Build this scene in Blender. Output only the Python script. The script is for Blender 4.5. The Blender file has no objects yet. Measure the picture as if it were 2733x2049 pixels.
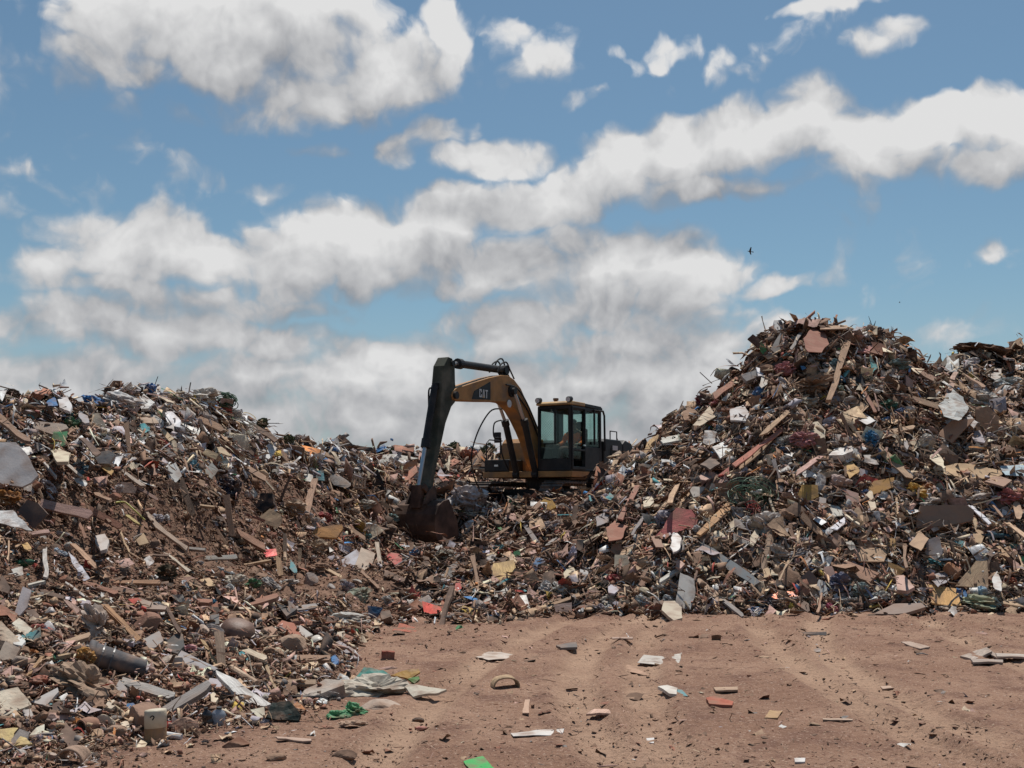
import bpy, bmesh, math, random
import numpy as np
from mathutils import Vector, Matrix, Euler

R = math.radians
rng = np.random.default_rng(7)
random.seed(7)
scene = bpy.context.scene
COL = scene.collection

# ------------------------------------------------------------------ camera
F = 1098.0                       # focal length in pixels of a 1024 px wide frame
PITCH = math.atan(116 / F)       # the horizon lies 116 px under the middle
CAMZ = 1.6
cam_data = bpy.data.cameras.new('camera')
cam_data.sensor_width = 36.0
cam_data.lens = 36.0 * F / 1024.0
cam_data.clip_start = 0.1
cam_data.clip_end = 3000.0
cam = bpy.data.objects.new('camera', cam_data)
cam.location = (0, 0, CAMZ)
cam.rotation_euler = (R(90) + PITCH, 0, 0)
COL.objects.link(cam)
scene.camera = cam
cC, cS = math.cos(PITCH), math.sin(PITCH)

# ------------------------------------------------------------------ light and exposure
SUN_EL, SUN_AZ = 67.0, 14.0      # the sun stands high, behind the heaps and a little to the right of the view
sun_d = bpy.data.lights.new('sun', 'SUN')
sun_d.energy = 4.6
sun_d.angle = R(0.6)
sun_d.color = (1.0, 0.95, 0.88)
sun = bpy.data.objects.new('sun', sun_d)
sdir = Vector((math.sin(R(SUN_AZ)) * math.cos(R(SUN_EL)), math.cos(R(SUN_AZ)) * math.cos(R(SUN_EL)), math.sin(R(SUN_EL))))
sun.rotation_euler = sdir.to_track_quat('Z', 'Y').to_euler()
sun.location = (0, 0, 60)
COL.objects.link(sun)
scene.view_settings.view_transform = 'Standard'
scene.view_settings.look = 'None'
scene.view_settings.exposure = 0.0
scene.view_settings.gamma = 1.0
scene.render.engine = 'CYCLES'
scene.cycles.use_denoising = True
scene.cycles.max_bounces = 6
scene.cycles.transparent_max_bounces = 12

def node(nt, kind, **kw):
    n = nt.nodes.new(kind)
    for k, v in kw.items():
        setattr(n, k, v)
    return n

def pix_dir(px, py):
    """direction of the view ray through a pixel of the 1024 x 768 frame"""
    v = (384 - py) / F
    return np.array([(px - 512) / F, cC - v * cS, cS + v * cC])

def azel(px, py):
    d = pix_dir(px, py)
    return math.atan2(d[0], d[1]), math.atan2(d[2], math.hypot(d[0], d[1]))

# clouds: (x, y, rx, ry, tilt in degrees, weight), read in a 2212 px wide view and kept as sky directions
CLOUDS = [
 (430,60,360,120,0,1.1),(640,30,260,100,0,1.1),(270,130,150,55,0,.9),(700,200,250,100,-8,1.05),(830,140,240,110,-10,1.05),
 (960,60,85,70,0,.9),(1120,130,160,80,0,.55),(600,255,170,45,0,.8),(400,245,110,32,-10,.5),
 (130,585,120,62,-10,1),(290,535,200,105,0,1.1),(430,550,140,95,0,1),(590,575,200,95,0,1.05),(750,550,220,105,0,1.1),(880,530,200,105,0,1.1),
 (240,622,230,40,0,.9),(1000,465,170,80,-10,1.05),(1180,430,210,75,-12,1.1),(1320,370,220,90,-12,1.1),(1460,330,200,85,-10,1.1),
 (1600,300,190,90,-8,1.1),(1750,245,100,80,0,1.05),(1860,290,210,75,0,1.05),(2010,270,190,75,0,1.05),(2130,270,130,65,0,.9),
 (2160,350,120,45,0,.9),(1500,415,240,42,0,1),(1920,370,190,50,0,.9),(880,335,95,52,-15,.9),(950,290,75,48,0,.9),(1060,345,150,45,-8,.85),
 (705,340,55,22,0,.65),(1300,560,280,85,0,1.1),(1150,560,260,100,0,1.05),(1440,595,200,62,0,1),(1350,650,330,95,0,1.1),(1500,690,190,80,0,1),
 (1100,700,220,90,0,1),(1250,740,360,70,0,1),(960,620,140,45,0,.9),(130,700,220,70,0,.95),(390,730,230,75,0,1.05),(610,745,180,70,0,1),
 (300,800,420,70,0,.95),(400,880,560,110,0,.9),(900,860,420,120,0,.9),(1300,860,420,110,0,.9),(1540,790,220,110,0,.85),(2100,720,200,55,0,.6),
 (1560,590,110,22,-10,.5),(1430,115,95,34,-10,.72),(1505,90,50,46,-35,.72),(1330,100,45,28,20,.68),(1910,75,88,38,0,.75),(1820,5,150,24,0,.7),
 (1775,530,75,45,-45,.48),(1955,555,85,32,-10,.5),(2145,545,75,34,-15,.6),(2165,50,42,32,0,.5),(560,405,125,24,8,.45),(60,225,130,45,10,.45),
 (45,455,70,30,0,.4),(70,355,90,24,0,.38),(1255,210,70,26,-12,.5),(1550,498,70,22,-10,.42),(2020,475,40,14,0,.35),(1850,610,80,18,0,.35),
 (250,320,70,16,0,.36),(1100,905,1000,130,0,1.05),(350,850,500,100,0,1.0),(250,420,420,60,10,.42),(1900,430,330,70,-10,.42),(1650,120,300,60,-20,.36),(100,200,260,90,0,.42),(1250,850,520,140,0,1.1),(540,110,330,120,8,1.1),(450,660,420,50,0,.82),(1650,610,130,30,-10,.8),(880,790,330,80,0,.9),(1480,760,330,90,0,1.0),(620,830,300,70,0,1.0),(1950,560,330,70,0,.36),(330,330,260,60,15,.34),(1450,730,420,60,0,.9),(1900,880,500,90,0,.85),(0,790,260,60,0,.9),(2400,640,160,60,0,.7),(-200,560,200,70,0,1),(2420,300,200,80,0,1),
 (-250,120,240,90,0,.9),(2600,80,220,60,0,.8),(700,-260,500,90,0,1),(1700,-300,420,70,0,.9)]

def build_world():
    w = bpy.data.worlds.new('World')
    scene.world = w
    w.use_nodes = True
    nt = w.node_tree
    nt.nodes.clear()
    L = nt.links.new
    # billows: fractal noise over heaped round cells
    b = bpy.data.node_groups.new('billow', 'ShaderNodeTree')
    b.interface.new_socket('Vector', in_out='INPUT', socket_type='NodeSocketVector')
    b.interface.new_socket('Value', in_out='OUTPUT', socket_type='NodeSocketFloat')
    bi, bo = node(b, 'NodeGroupInput'), node(b, 'NodeGroupOutput')
    n2 = node(b, 'ShaderNodeTexNoise', noise_dimensions='2D'); n2.inputs['Scale'].default_value = 15.0; n2.inputs['Detail'].default_value = 8.0; n2.inputs['Roughness'].default_value = 0.58
    mm = node(b, 'ShaderNodeMath', operation='MULTIPLY_ADD'); mm.inputs[1].default_value = 1.0; mm.inputs[2].default_value = -.34
    vo = node(b, 'ShaderNodeTexVoronoi', voronoi_dimensions='2D', feature='F1'); vo.inputs['Scale'].default_value = 24.0; vo.inputs['Detail'].default_value = 2.0; vo.inputs['Roughness'].default_value = .55
    vm = node(b, 'ShaderNodeMath', operation='MULTIPLY_ADD'); vm.inputs[1].default_value = -.42
    b.links.new(bi.outputs[0], n2.inputs['Vector']); b.links.new(bi.outputs[0], vo.inputs['Vector'])
    b.links.new(n2.outputs['Fac'], mm.inputs[0]); b.links.new(vo.outputs['Distance'], vm.inputs[0]); b.links.new(mm.outputs[0], vm.inputs[2]); b.links.new(vm.outputs[0], bo.inputs[0])
    # density of cloud at a direction (x = azimuth, y = elevation, radians)
    g = bpy.data.node_groups.new('cloud_density', 'ShaderNodeTree')
    g.interface.new_socket('Vector', in_out='INPUT', socket_type='NodeSocketVector')
    g.interface.new_socket('Density', in_out='OUTPUT', socket_type='NodeSocketFloat')
    gi, go = node(g, 'NodeGroupInput'), node(g, 'NodeGroupOutput')
    GL = g.links.new
    nz = node(g, 'ShaderNodeTexNoise', noise_dimensions='2D'); nz.inputs['Scale'].default_value = 11.0; nz.inputs['Detail'].default_value = 4.0
    GL(gi.outputs[0], nz.inputs['Vector'])
    wsub = node(g, 'ShaderNodeVectorMath', operation='SUBTRACT'); wsub.inputs[1].default_value = (.5, .5, .5)
    GL(nz.outputs['Color'], wsub.inputs[0])
    wsc = node(g, 'ShaderNodeVectorMath', operation='MULTIPLY'); wsc.inputs[1].default_value = (.075, .05, 0)
    GL(wsub.outputs[0], wsc.inputs[0])
    wadd = node(g, 'ShaderNodeVectorMath', operation='ADD')
    GL(gi.outputs[0], wadd.inputs[0]); GL(wsc.outputs[0], wadd.inputs[1])
    last, pos = None, wadd.outputs[0]
    for (x, y, rx, ry, rot, wt) in CLOUDS:
        if wt < .8: wt *= .74          # veils and fair weather tufts
        k = 1024 / 2212
        a, e = azel(x * k, y * k)
        m = node(g, 'ShaderNodeMapping', vector_type='TEXTURE')
        m.inputs['Location'].default_value = (a, e, 0)
        m.inputs['Rotation'].default_value = (0, 0, R(-rot))
        m.inputs['Scale'].default_value = (rx * k / F * 1.10, ry * k / F * 1.12, 1)
        if last is not None:             # keeps the evaluation in a chain, one cloud after the other
            ch = node(g, 'ShaderNodeVectorMath', operation='MULTIPLY_ADD'); ch.inputs[1].default_value = (1e-9, 1e-9, 0)
            GL(last.outputs[0], ch.inputs[0]); GL(pos, ch.inputs[2]); pos = ch.outputs[0]
        GL(pos, m.inputs['Vector'])
        ln = node(g, 'ShaderNodeVectorMath', operation='DOT_PRODUCT')
        GL(m.outputs[0], ln.inputs[0]); GL(m.outputs[0], ln.inputs[1])
        ma = node(g, 'ShaderNodeMath', operation='MULTIPLY_ADD')
        ma.inputs[1].default_value = -wt; ma.inputs[2].default_value = wt
        GL(ln.outputs['Value'], ma.inputs[0])
        if last is None:
            last = ma
        else:
            mx = node(g, 'ShaderNodeMath', operation='SMOOTH_MAX')
            mx.inputs[2].default_value = 0.12
            GL(last.outputs[0], mx.inputs[0]); GL(ma.outputs[0], mx.inputs[1])
            last = mx
    bg_ = node(g, 'ShaderNodeGroup', node_tree=b)
    GL(wadd.outputs[0], bg_.inputs[0])
    ad = node(g, 'ShaderNodeMath', operation='ADD')
    GL(last.outputs[0], ad.inputs[0]); GL(bg_.outputs[0], ad.inputs[1])
    GL(ad.outputs[0], go.inputs[0])

    tc = node(nt, 'ShaderNodeTexCoord')
    sp = node(nt, 'ShaderNodeSeparateXYZ'); L(tc.outputs['Generated'], sp.inputs[0])
    az = node(nt, 'ShaderNodeMath', operation='ARCTAN2'); L(sp.outputs['X'], az.inputs[0]); L(sp.outputs['Y'], az.inputs[1])
    el = node(nt, 'ShaderNodeMath', operation='ARCSINE'); L(sp.outputs['Z'], el.inputs[0])
    cv = node(nt, 'ShaderNodeCombineXYZ'); L(az.outputs[0], cv.inputs['X']); L(el.outputs[0], cv.inputs['Y'])
    d1 = node(nt, 'ShaderNodeGroup', node_tree=g); L(cv.outputs[0], d1.inputs[0])
    off = node(nt, 'ShaderNodeVectorMath', operation='ADD'); off.inputs[1].default_value = (.012, .046, 0)
    L(cv.outputs[0], off.inputs[0])
    d2 = node(nt, 'ShaderNodeGroup', node_tree=g); L(off.outputs[0], d2.inputs[0])
    al = node(nt, 'ShaderNodeMapRange', interpolation_type='SMOOTHSTEP')
    al.inputs['From Min'].default_value = 0.0; al.inputs['From Max'].default_value = 0.62
    L(d1.outputs[0], al.inputs['Value'])
    # (linked below) lit tops end crisply, shaded bases fray out softly
    # thick cloud above this point, on the way to the sun, shades it
    sh = node(nt, 'ShaderNodeMath', operation='SUBTRACT'); L(d1.outputs[0], sh.inputs[0]); L(d2.outputs[0], sh.inputs[1])
    q1 = node(nt, 'ShaderNodeGroup', node_tree=b); L(cv.outputs[0], q1.inputs[0])
    of2 = node(nt, 'ShaderNodeVectorMath', operation='ADD'); of2.inputs[1].default_value = (.004, .010, 0); L(cv.outputs[0], of2.inputs[0])
    q2 = node(nt, 'ShaderNodeGroup', node_tree=b); L(of2.outputs[0], q2.inputs[0])
    rel = node(nt, 'ShaderNodeMath', operation='SUBTRACT'); L(q1.outputs[0], rel.inputs[0]); L(q2.outputs[0], rel.inputs[1])
    tot = node(nt, 'ShaderNodeMath', operation='MULTIPLY_ADD'); tot.inputs[1].default_value = .55; L(rel.outputs[0], tot.inputs[0]); L(sh.outputs[0], tot.inputs[2])
    lit = node(nt, 'ShaderNodeMapRange')
    lit.inputs['From Min'].default_value = -0.62; lit.inputs['From Max'].default_value = 0.92
    L(tot.outputs[0], lit.inputs['Value'])
    fr = node(nt, 'ShaderNodeMapRange'); fr.inputs['To Min'].default_value = 1.0; fr.inputs['To Max'].default_value = .40
    L(lit.outputs[0], fr.inputs['Value']); L(fr.outputs[0], al.inputs['From Max'])
    cc = node(nt, 'ShaderNodeMix', data_type='RGBA')
    cc.inputs['A'].default_value = (2.75, 2.85, 3.1, 1)
    cc.inputs['B'].default_value = (7.4, 7.4, 7.4, 1)
    L(lit.outputs[0], cc.inputs['Factor'])
    sky = node(nt, 'ShaderNodeTexSky', sky_type='NISHITA')
    sky.sun_disc = False
    sky.sun_elevation = R(SUN_EL); sky.sun_rotation = R(SUN_AZ)
    sky.air_density = 1.0; sky.dust_density = 0.6; sky.ozone_density = 2.0
    tint = node(nt, 'ShaderNodeMix', data_type='RGBA', blend_type='MULTIPLY')
    tint.inputs['Factor'].default_value = 1.0
    tint.inputs['B'].default_value = (.68, .80, .765, 1)
    L(sky.outputs[0], tint.inputs['A'])
    # thin haze whitens the sky close to the horizon
    hz = node(nt, 'ShaderNodeMapRange', interpolation_type='SMOOTHSTEP')
    hz.inputs['From Min'].default_value = 0.0; hz.inputs['From Max'].default_value = 0.20
    hz.inputs['To Min'].default_value = 0.6; hz.inputs['To Max'].default_value = 0.0
    L(el.outputs[0], hz.inputs['Value'])
    hm = node(nt, 'ShaderNodeMix', data_type='RGBA'); hm.inputs['B'].default_value = (3.7, 4.1, 4.65, 1)
    L(hz.outputs[0], hm.inputs['Factor']); L(tint.outputs['Result'], hm.inputs['A'])
    fin = node(nt, 'ShaderNodeMix', data_type='RGBA')
    L(al.outputs[0], fin.inputs['Factor']); L(hm.outputs['Result'], fin.inputs['A']); L(cc.outputs['Result'], fin.inputs['B'])
    bg = node(nt, 'ShaderNodeBackground'); bg.inputs['Strength'].default_value = 0.1
    L(fin.outputs['Result'], bg.inputs['Color'])
    out = node(nt, 'ShaderNodeOutputWorld'); L(bg.outputs[0], out.inputs[0])
    w.cycles.sampling_method = 'MANUAL'
    w.cycles.sample_map_resolution = 512
build_world()

# ------------------------------------------------------------------ tags, meshes
def tag(o, label=None, cat=None, group=None, kind=None):
    if label: o['label'] = label
    if cat: o['category'] = cat
    if group: o['group'] = group
    if kind: o['kind'] = kind
    return o

def link_mesh(name, V, Fc, mat=None, parent=None, smooth=False, tint=None):
    me = bpy.data.meshes.new(name)
    me.from_pydata([tuple(map(float, v)) for v in V], [], Fc)
    me.update()
    if smooth:
        me.polygons.foreach_set('use_smooth', [True] * len(me.polygons))
    o = bpy.data.objects.new(name, me)
    COL.objects.link(o)
    if mat: me.materials.append(mat)
    if parent is not None: o.parent = parent
    return o

def big_mesh(name, V, tris, quads, mats, mi=None, tint=None, smooth=False):
    """a large mesh from numpy arrays; quads and tris are index arrays"""
    me = bpy.data.meshes.new(name)
    nq, nt_ = len(quads), len(tris)
    me.vertices.add(len(V)); me.vertices.foreach_set('co', np.ascontiguousarray(V, np.float32).ravel())
    me.loops.add(nq * 4 + nt_ * 3)
    me.loops.foreach_set('vertex_index', np.concatenate([quads.ravel(), tris.ravel()]).astype(np.int32))
    me.polygons.add(nq + nt_)
    st = np.concatenate([np.arange(nq) * 4, nq * 4 + np.arange(nt_) * 3]).astype(np.int32)
    me.polygons.foreach_set('loop_start', st)
    if mi is not None: me.polygons.foreach_set('material_index', mi.astype(np.int32))
    if smooth: me.polygons.foreach_set('use_smooth', np.ones(nq + nt_, bool))
    if tint is not None:
        a = me.color_attributes.new('tint', 'FLOAT_COLOR', 'POINT')
        c = np.ones((len(V), 4), np.float32); c[:, :3] = tint
        a.data.foreach_set('color', c.ravel())
    for m in mats: me.materials.append(m)
    me.update(calc_edges=True); me.validate()
    o = bpy.data.objects.new(name, me)
    COL.objects.link(o)
    return o

# ------------------------------------------------------------------ materials
DUST = (.235, .148, .104)
def material(name, color=None, rough=.8, metal=0.0, var=.25, vscale=6.0, dust=.25, dscale=3.0, bump=.15, bscale=40.0, grain=False, src='color', spec=.3, trans=0.0, dustcol=DUST):
    """src: 'color' fixed, 'object' = the object's own colour, 'tint' = the colour attribute of the mesh"""
    m = bpy.data.materials.new(name); m.use_nodes = True
    nt = m.node_tree; nt.nodes.clear(); L = nt.links.new
    out = node(nt, 'ShaderNodeOutputMaterial')
    b = node(nt, 'ShaderNodeBsdfPrincipled')
    b.inputs['Roughness'].default_value = rough; b.inputs['Metallic'].default_value = metal
    b.inputs['Specular IOR Level'].default_value = spec
    if src == 'color':
        c = node(nt, 'ShaderNodeRGB'); c.outputs[0].default_value = (*color, 1); cs = c.outputs[0]
    elif src == 'object':
        c = node(nt, 'ShaderNodeObjectInfo'); cs = c.outputs['Color']
    else:
        c = node(nt, 'ShaderNodeAttribute', attribute_name='tint'); cs = c.outputs['Color']
    tc = node(nt, 'ShaderNodeTexCoord')
    vec = tc.outputs['Object']
    if grain:
        mp = node(nt, 'ShaderNodeMapping'); mp.inputs['Scale'].default_value = (1.2, 16, 16)
        L(vec, mp.inputs[0]); gv = mp.outputs[0]
    else:
        gv = vec
    n1 = node(nt, 'ShaderNodeTexNoise'); n1.inputs['Scale'].default_value = vscale; n1.inputs['Detail'].default_value = 5
    L(gv, n1.inputs['Vector'])
    mr = node(nt, 'ShaderNodeMapRange'); mr.inputs['From Min'].default_value = .3; mr.inputs['From Max'].default_value = .7
    mr.inputs['To Min'].default_value = 1 - var; mr.inputs['To Max'].default_value = 1 + var
    L(n1.outputs['Fac'], mr.inputs['Value'])
    mu = node(nt, 'ShaderNodeVectorMath', operation='SCALE'); L(cs, mu.inputs[0]); L(mr.outputs[0], mu.inputs['Scale'])
    col = mu.outputs[0]
    if dust > 0:
        n2 = node(nt, 'ShaderNodeTexNoise'); n2.inputs['Scale'].default_value = dscale; n2.inputs['Detail'].default_value = 6
        L(vec, n2.inputs['Vector'])
        d = node(nt, 'ShaderNodeMapRange', interpolation_type='SMOOTHSTEP'); d.inputs['From Min'].default_value = .40; d.inputs['From Max'].default_value = .72
        d.inputs['To Max'].default_value = min(1.0, dust * 2.4)
        L(n2.outputs['Fac'], d.inputs['Value'])
        mx = node(nt, 'ShaderNodeMix', data_type='RGBA'); mx.inputs['B'].default_value = (*dustcol, 1)
        L(d.outputs[0], mx.inputs['Factor']); L(col, mx.inputs['A']); col = mx.outputs['Result']
    L(col, b.inputs['Base Color'])
    if bump > 0:
        n3 = node(nt, 'ShaderNodeTexNoise'); n3.inputs['Scale'].default_value = bscale; n3.inputs['Detail'].default_value = 4
        L(gv, n3.inputs['Vector'])
        bp = node(nt, 'ShaderNodeBump'); bp.inputs['Strength'].default_value = bump; bp.inputs['Distance'].default_value = .02
        L(n3.outputs['Fac'], bp.inputs['Height']); L(bp.outputs[0], b.inputs['Normal'])
    if trans > 0:
        t = node(nt, 'ShaderNodeBsdfTranslucent'); L(col, t.inputs['Color'])
        ms = node(nt, 'ShaderNodeMixShader'); ms.inputs[0].default_value = trans
        L(b.outputs[0], ms.inputs[1]); L(t.outputs[0], ms.inputs[2]); L(ms.outputs[0], out.inputs[0])
    else:
        L(b.outputs[0], out.inputs[0])
    return m

M = {}
M['wood'] = material('weathered_wood', src='object', rough=.85, var=.35, vscale=5, dust=.28, dscale=2.5, bump=.3, grain=True)
M['board'] = material('dirty_board', src='object', rough=.75, var=.10, vscale=4, dust=.30, dscale=4, bump=.1)
M['card'] = material('old_cardboard', src='object', rough=.9, var=.14, vscale=5, dust=.24, dscale=5, bump=.12)
M['plastic'] = material('dirty_plastic', src='object', rough=.42, var=.10, vscale=5, dust=.22, dscale=6, bump=.05, spec=.5)
M['film'] = material('plastic_film', src='object', rough=.62, var=.18, vscale=9, dust=.34, dscale=8, bump=.35, bscale=25, spec=.25, trans=.2)
M['cloth'] = material('dirty_cloth', src='object', rough=.95, var=.25, vscale=9, dust=.3, dscale=7, bump=.3, bscale=60, spec=.1)
M['stone'] = material('dusty_stone', src='object', rough=.92, var=.25, vscale=12, dust=.35, dscale=6, bump=.5, bscale=30, spec=.15)
M['metal'] = material('dull_metal', src='object', rough=.5, metal=.35, var=.15, vscale=5, dust=.25, dscale=5, bump=.06)
M['scrap'] = material('mixed_scrap', src='tint', rough=.86, var=.28, vscale=22, dust=.30, dscale=5, bump=.25, bscale=60, spec=.2)
M['wire'] = material('old_wire', src='object', rough=.6, var=.2, dust=.2, bump=0)
# ------------------------------------------------------------------ noise on a lattice
_LAT = np.random.default_rng(3).random((256, 256))
def vnoise(x, y):
    xi, yi = np.floor(x).astype(int), np.floor(y).astype(int)
    fx, fy = x - xi, y - yi
    fx = fx * fx * (3 - 2 * fx); fy = fy * fy * (3 - 2 * fy)
    a = _LAT[xi & 255, yi & 255]; b = _LAT[(xi + 1) & 255, yi & 255]
    c = _LAT[xi & 255, (yi + 1) & 255]; d = _LAT[(xi + 1) & 255, (yi + 1) & 255]
    return (a + (b - a) * fx) * (1 - fy) + (c + (d - c) * fx) * fy
def fbm(x, y, octaves=4, gain=.5):
    s, a, t = 0.0, 1.0, 0.0
    for k in range(octaves):
        s = s + a * (vnoise(x * 2**k + 17.3 * k, y * 2**k + 9.1 * k) - .5) * 2; t += a; a *= gain
    return s / t

# ------------------------------------------------------------------ the lie of the land
# every heap is a solid of cross sections: curves of (px, py, distance) that run from its foot over its crest
def curve(pts):
    """a curve given as (px, py, Y) or (px, py) on flat ground -> tables u = x / Y, Y, z"""
    out = []
    for p in pts:
        d = pix_dir(p[0], p[1])
        Y = p[2] if len(p) > 2 else -CAMZ * d[1] / d[2]
        out.append((d[0] / d[1], Y, CAMZ + Y * d[2] / d[1]))
    return np.array(sorted(out))
def flat_curve(u0, u1, Y, z):
    return np.array([(u0, Y, z), (u1, Y, z)], float)

HEAPS = {
 'low': [curve([(-260,790),(-160,775),(0,766),(83,757),(176,736),(259,722),(324,706),(348,690),(350,668),(362,642),(384,624),(420,590,20),(460,560,27)]),
         curve([(-260,570,9.8),(0,560,11),(150,562,13),(260,562,16),(330,560,19),(380,556,22),(420,556,25),(460,556,29)]),
         curve([(-260,405,14),(0,394,15),(28,396,15.3),(56,391,15.6),(93,393,16.3),(120,389,17),(153,389,17.8),(185,394,18.5),(204,395,19),(222,402,19.5),(241,417,20),(259,431,21),(287,440,22),(324,444,24),(343,448,25),(370,455,26.5),(394,467,28),(420,485,29),(460,525,31)])],
 'middle': [curve([(-200,640),(250,628),(394,619),(463,616),(600,614),(1200,612)]),
            curve([(-200,560,20),(300,560,20),(420,557,20),(560,557,20),(1200,557,20)]),
            curve([(-200,545,25),(370,545,25),(420,551,25.2),(460,551,25.2),(520,540,25),(1200,540,25)]),
            curve([(-200,494,27.2),(300,494,27.0),(400,490,27.2),(470,496,27.5),(500,500,27.6),(530,499,27.6),(575,499,27.6),(600,494,27.6),(1200,488,27.6)]),
            flat_curve(-.8, .8, 30, 1.3), flat_curve(-.8, .8, 35, 1.35),
            curve([(-200,455,42),(300,452,42),(410,453,42),(470,452,42),(520,456,42),(600,450,42),(700,448,42),(1200,448,42)])],
 'tall': [curve([(500,622),(540,614),(700,613),(1250,611)]),
          curve([(500,606,16.2),(540,575,17.4),(580,536,19),(620,508,18.8),(700,500,18.4),(800,496,18.3),(1024,500,18.2),(1250,505,18)]),
          curve([(500,609,18),(520,595,18.5),(545,557,19.8),(575,508,22),(600,478,23),(616,454,23.5),(657,431,23.5),(694,400,23.2),(718,388,23),(736,371,23),(745,364,23),(759,348,22.8),(769,337,22.6),(782,330,22.5),(810,330,22.5),(829,331,22.5),(857,331,22.5),(875,331,22.5),(894,337,22.5),(907,346,22.5),(921,361,22.5),(940,379,22.5),(975,395,22.5),(1024,389,22.5),(1250,395,22)])],
 'rear': [curve([(820,560,23),(860,500,23),(940,460,23),(1250,460,23)]),
          curve([(820,600,28),(860,480,28),(900,410,28),(930,372,28),(940,366,28),(954,359,28),(968,353,28),(995,350,28),(1014,349,28),(1024,352,28),(1250,350,28)])],
}
BACK = {'low': .55, 'middle': .05, 'tall': .65, 'rear': .6}
def heap_height(name, x, y, rough=True):
    Y = np.maximum(y, 1.0); u = x / Y
    cs = HEAPS[name]
    Ys = [np.interp(u, c[:, 0], c[:, 1]) for c in cs]
    Zs = [np.interp(u, c[:, 0], c[:, 2]) for c in cs]
    z = (Y - Ys[0]) * .35                      # in front of the foot it sinks under the ground
    for a, b, za, zb in zip(Ys[:-1], Ys[1:], Zs[:-1], Zs[1:]):
        t = np.clip((Y - a) / np.maximum(b - a, .2), 0, 1)
        z = np.where(Y >= a, za + (zb - za) * t, z)
    z = np.where(Y > Ys[-1], Zs[-1] - (Y - Ys[-1]) * BACK[name], z)
    if rough:
        k = np.clip((Y - Ys[0] + .4) / 1.6, 0, 1)
        dist = np.clip(Y / 20, .45, 1.2)
        z = z + k * dist * (.20 * fbm(x * .8, y * .8, 3) + .16 * fbm(x * 2.3 + 5, y * 2.3, 3))
    return z
def ground_height(x, y):
    z = .022 * fbm(x * .45, y * .45, 2) + .009 * fbm(x * 2.1, y * 2.1, 4) + .012 * fbm(x * 7 + 3, y * 7, 3) + .010 * fbm(x * 16, y * 16 + 5, 2)
    # wheel ruts that swing across the yard
    for (k, c0, c1, c2) in RUTS:
        xc = c0 + c1 * (y - 8) + c2 * (y - 8) ** 2
        d = (x - xc) * k
        z = z - .040 * np.exp(-(d / .17) ** 4) * (1 + .35 * np.sin(y * 42 + 4 * np.abs(d) * 9)) + .024 * np.exp(-((np.abs(d) - .25) / .06) ** 2)
    return z
RUTS = [(1, 1.02, .05, .012), (1, 2.72, -.02, .014), (1, 3.15, -.07, .03), (1, 4.95, -.05, .02), (1, -.75, .10, .016), (1, .55, -.05, .03), (1, 6.4, .1, -.02)]
def surface(x, y):
    z = ground_height(x, y)
    for h in HEAPS: z = np.maximum(z, heap_height(h, x, y))
    return z

# view table of the surface: for each column the first distance that reaches a given slope of sight
_U = np.linspace(-.78, .78, 1300)
_Y = np.exp(np.linspace(math.log(5.2), math.log(46), 620))
class Sight:
    def __init__(self, cx):
        self.cx = cx
        xs = _U[:, None] * _Y[None, :] + cx
        zs = surface(xs, np.broadcast_to(_Y, xs.shape))
        self.t = np.maximum.accumulate((zs - CAMZ) / _Y[None, :], axis=1)
    def hit(self, px, py):
        px, py = np.atleast_1d(px).astype(float), np.atleast_1d(py).astype(float)
        v = (384 - py) / F
        dy = cC - v * cS
        u = (px - 512) / F / dy; t = (cS + v * cC) / dy
        iu = np.clip(np.round((u - _U[0]) / (_U[1] - _U[0])).astype(int), 0, len(_U) - 1)
        idx = np.array([np.searchsorted(self.t[i], s) for i, s in zip(iu, t)])
        ok = idx < len(_Y)
        idx = np.minimum(idx, len(_Y) - 1)
        # refine between two steps
        j = np.maximum(idx - 1, 0)
        ta, tb = self.t[iu, j], self.t[iu, idx]
        k = np.where(tb > ta, np.clip((t - ta) / np.maximum(tb - ta, 1e-9), 0, 1), 1.0)
        Y = _Y[j] + (_Y[idx] - _Y[j]) * k
        x = u * Y + self.cx
        return x, Y, surface(x, Y), ok
SIGHT = Sight(0.0)
def normal_at(x, y, e=.25):
    gx = (surface(x + e, y) - surface(x - e, y)) / (2 * e); gy = (surface(x, y + e) - surface(x, y - e)) / (2 * e)
    n = np.stack([-gx, -gy, np.ones_like(gx)], -1)
    return n / np.linalg.norm(n, axis=-1, keepdims=True)
def spot(px, py):
    """the point of the land seen at a pixel; above the skyline, the depth of the crest under it"""
    for k in range(60):
        x, y, z, ok = SIGHT.hit(px, py + 2 * k)
        if ok[0]: break
    return np.array([x[0], y[0], z[0]]), normal_at(x, y)[0], y[0], k
def pix_of(p):
    d = [np.asarray(p[0], float), np.asarray(p[1], float), np.asarray(p[2], float) - CAMZ]
    zf = d[1] * cC + d[2] * cS; up = -d[1] * cS + d[2] * cC
    return 512 + F * d[0] / zf, 384 - F * up / zf

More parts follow.
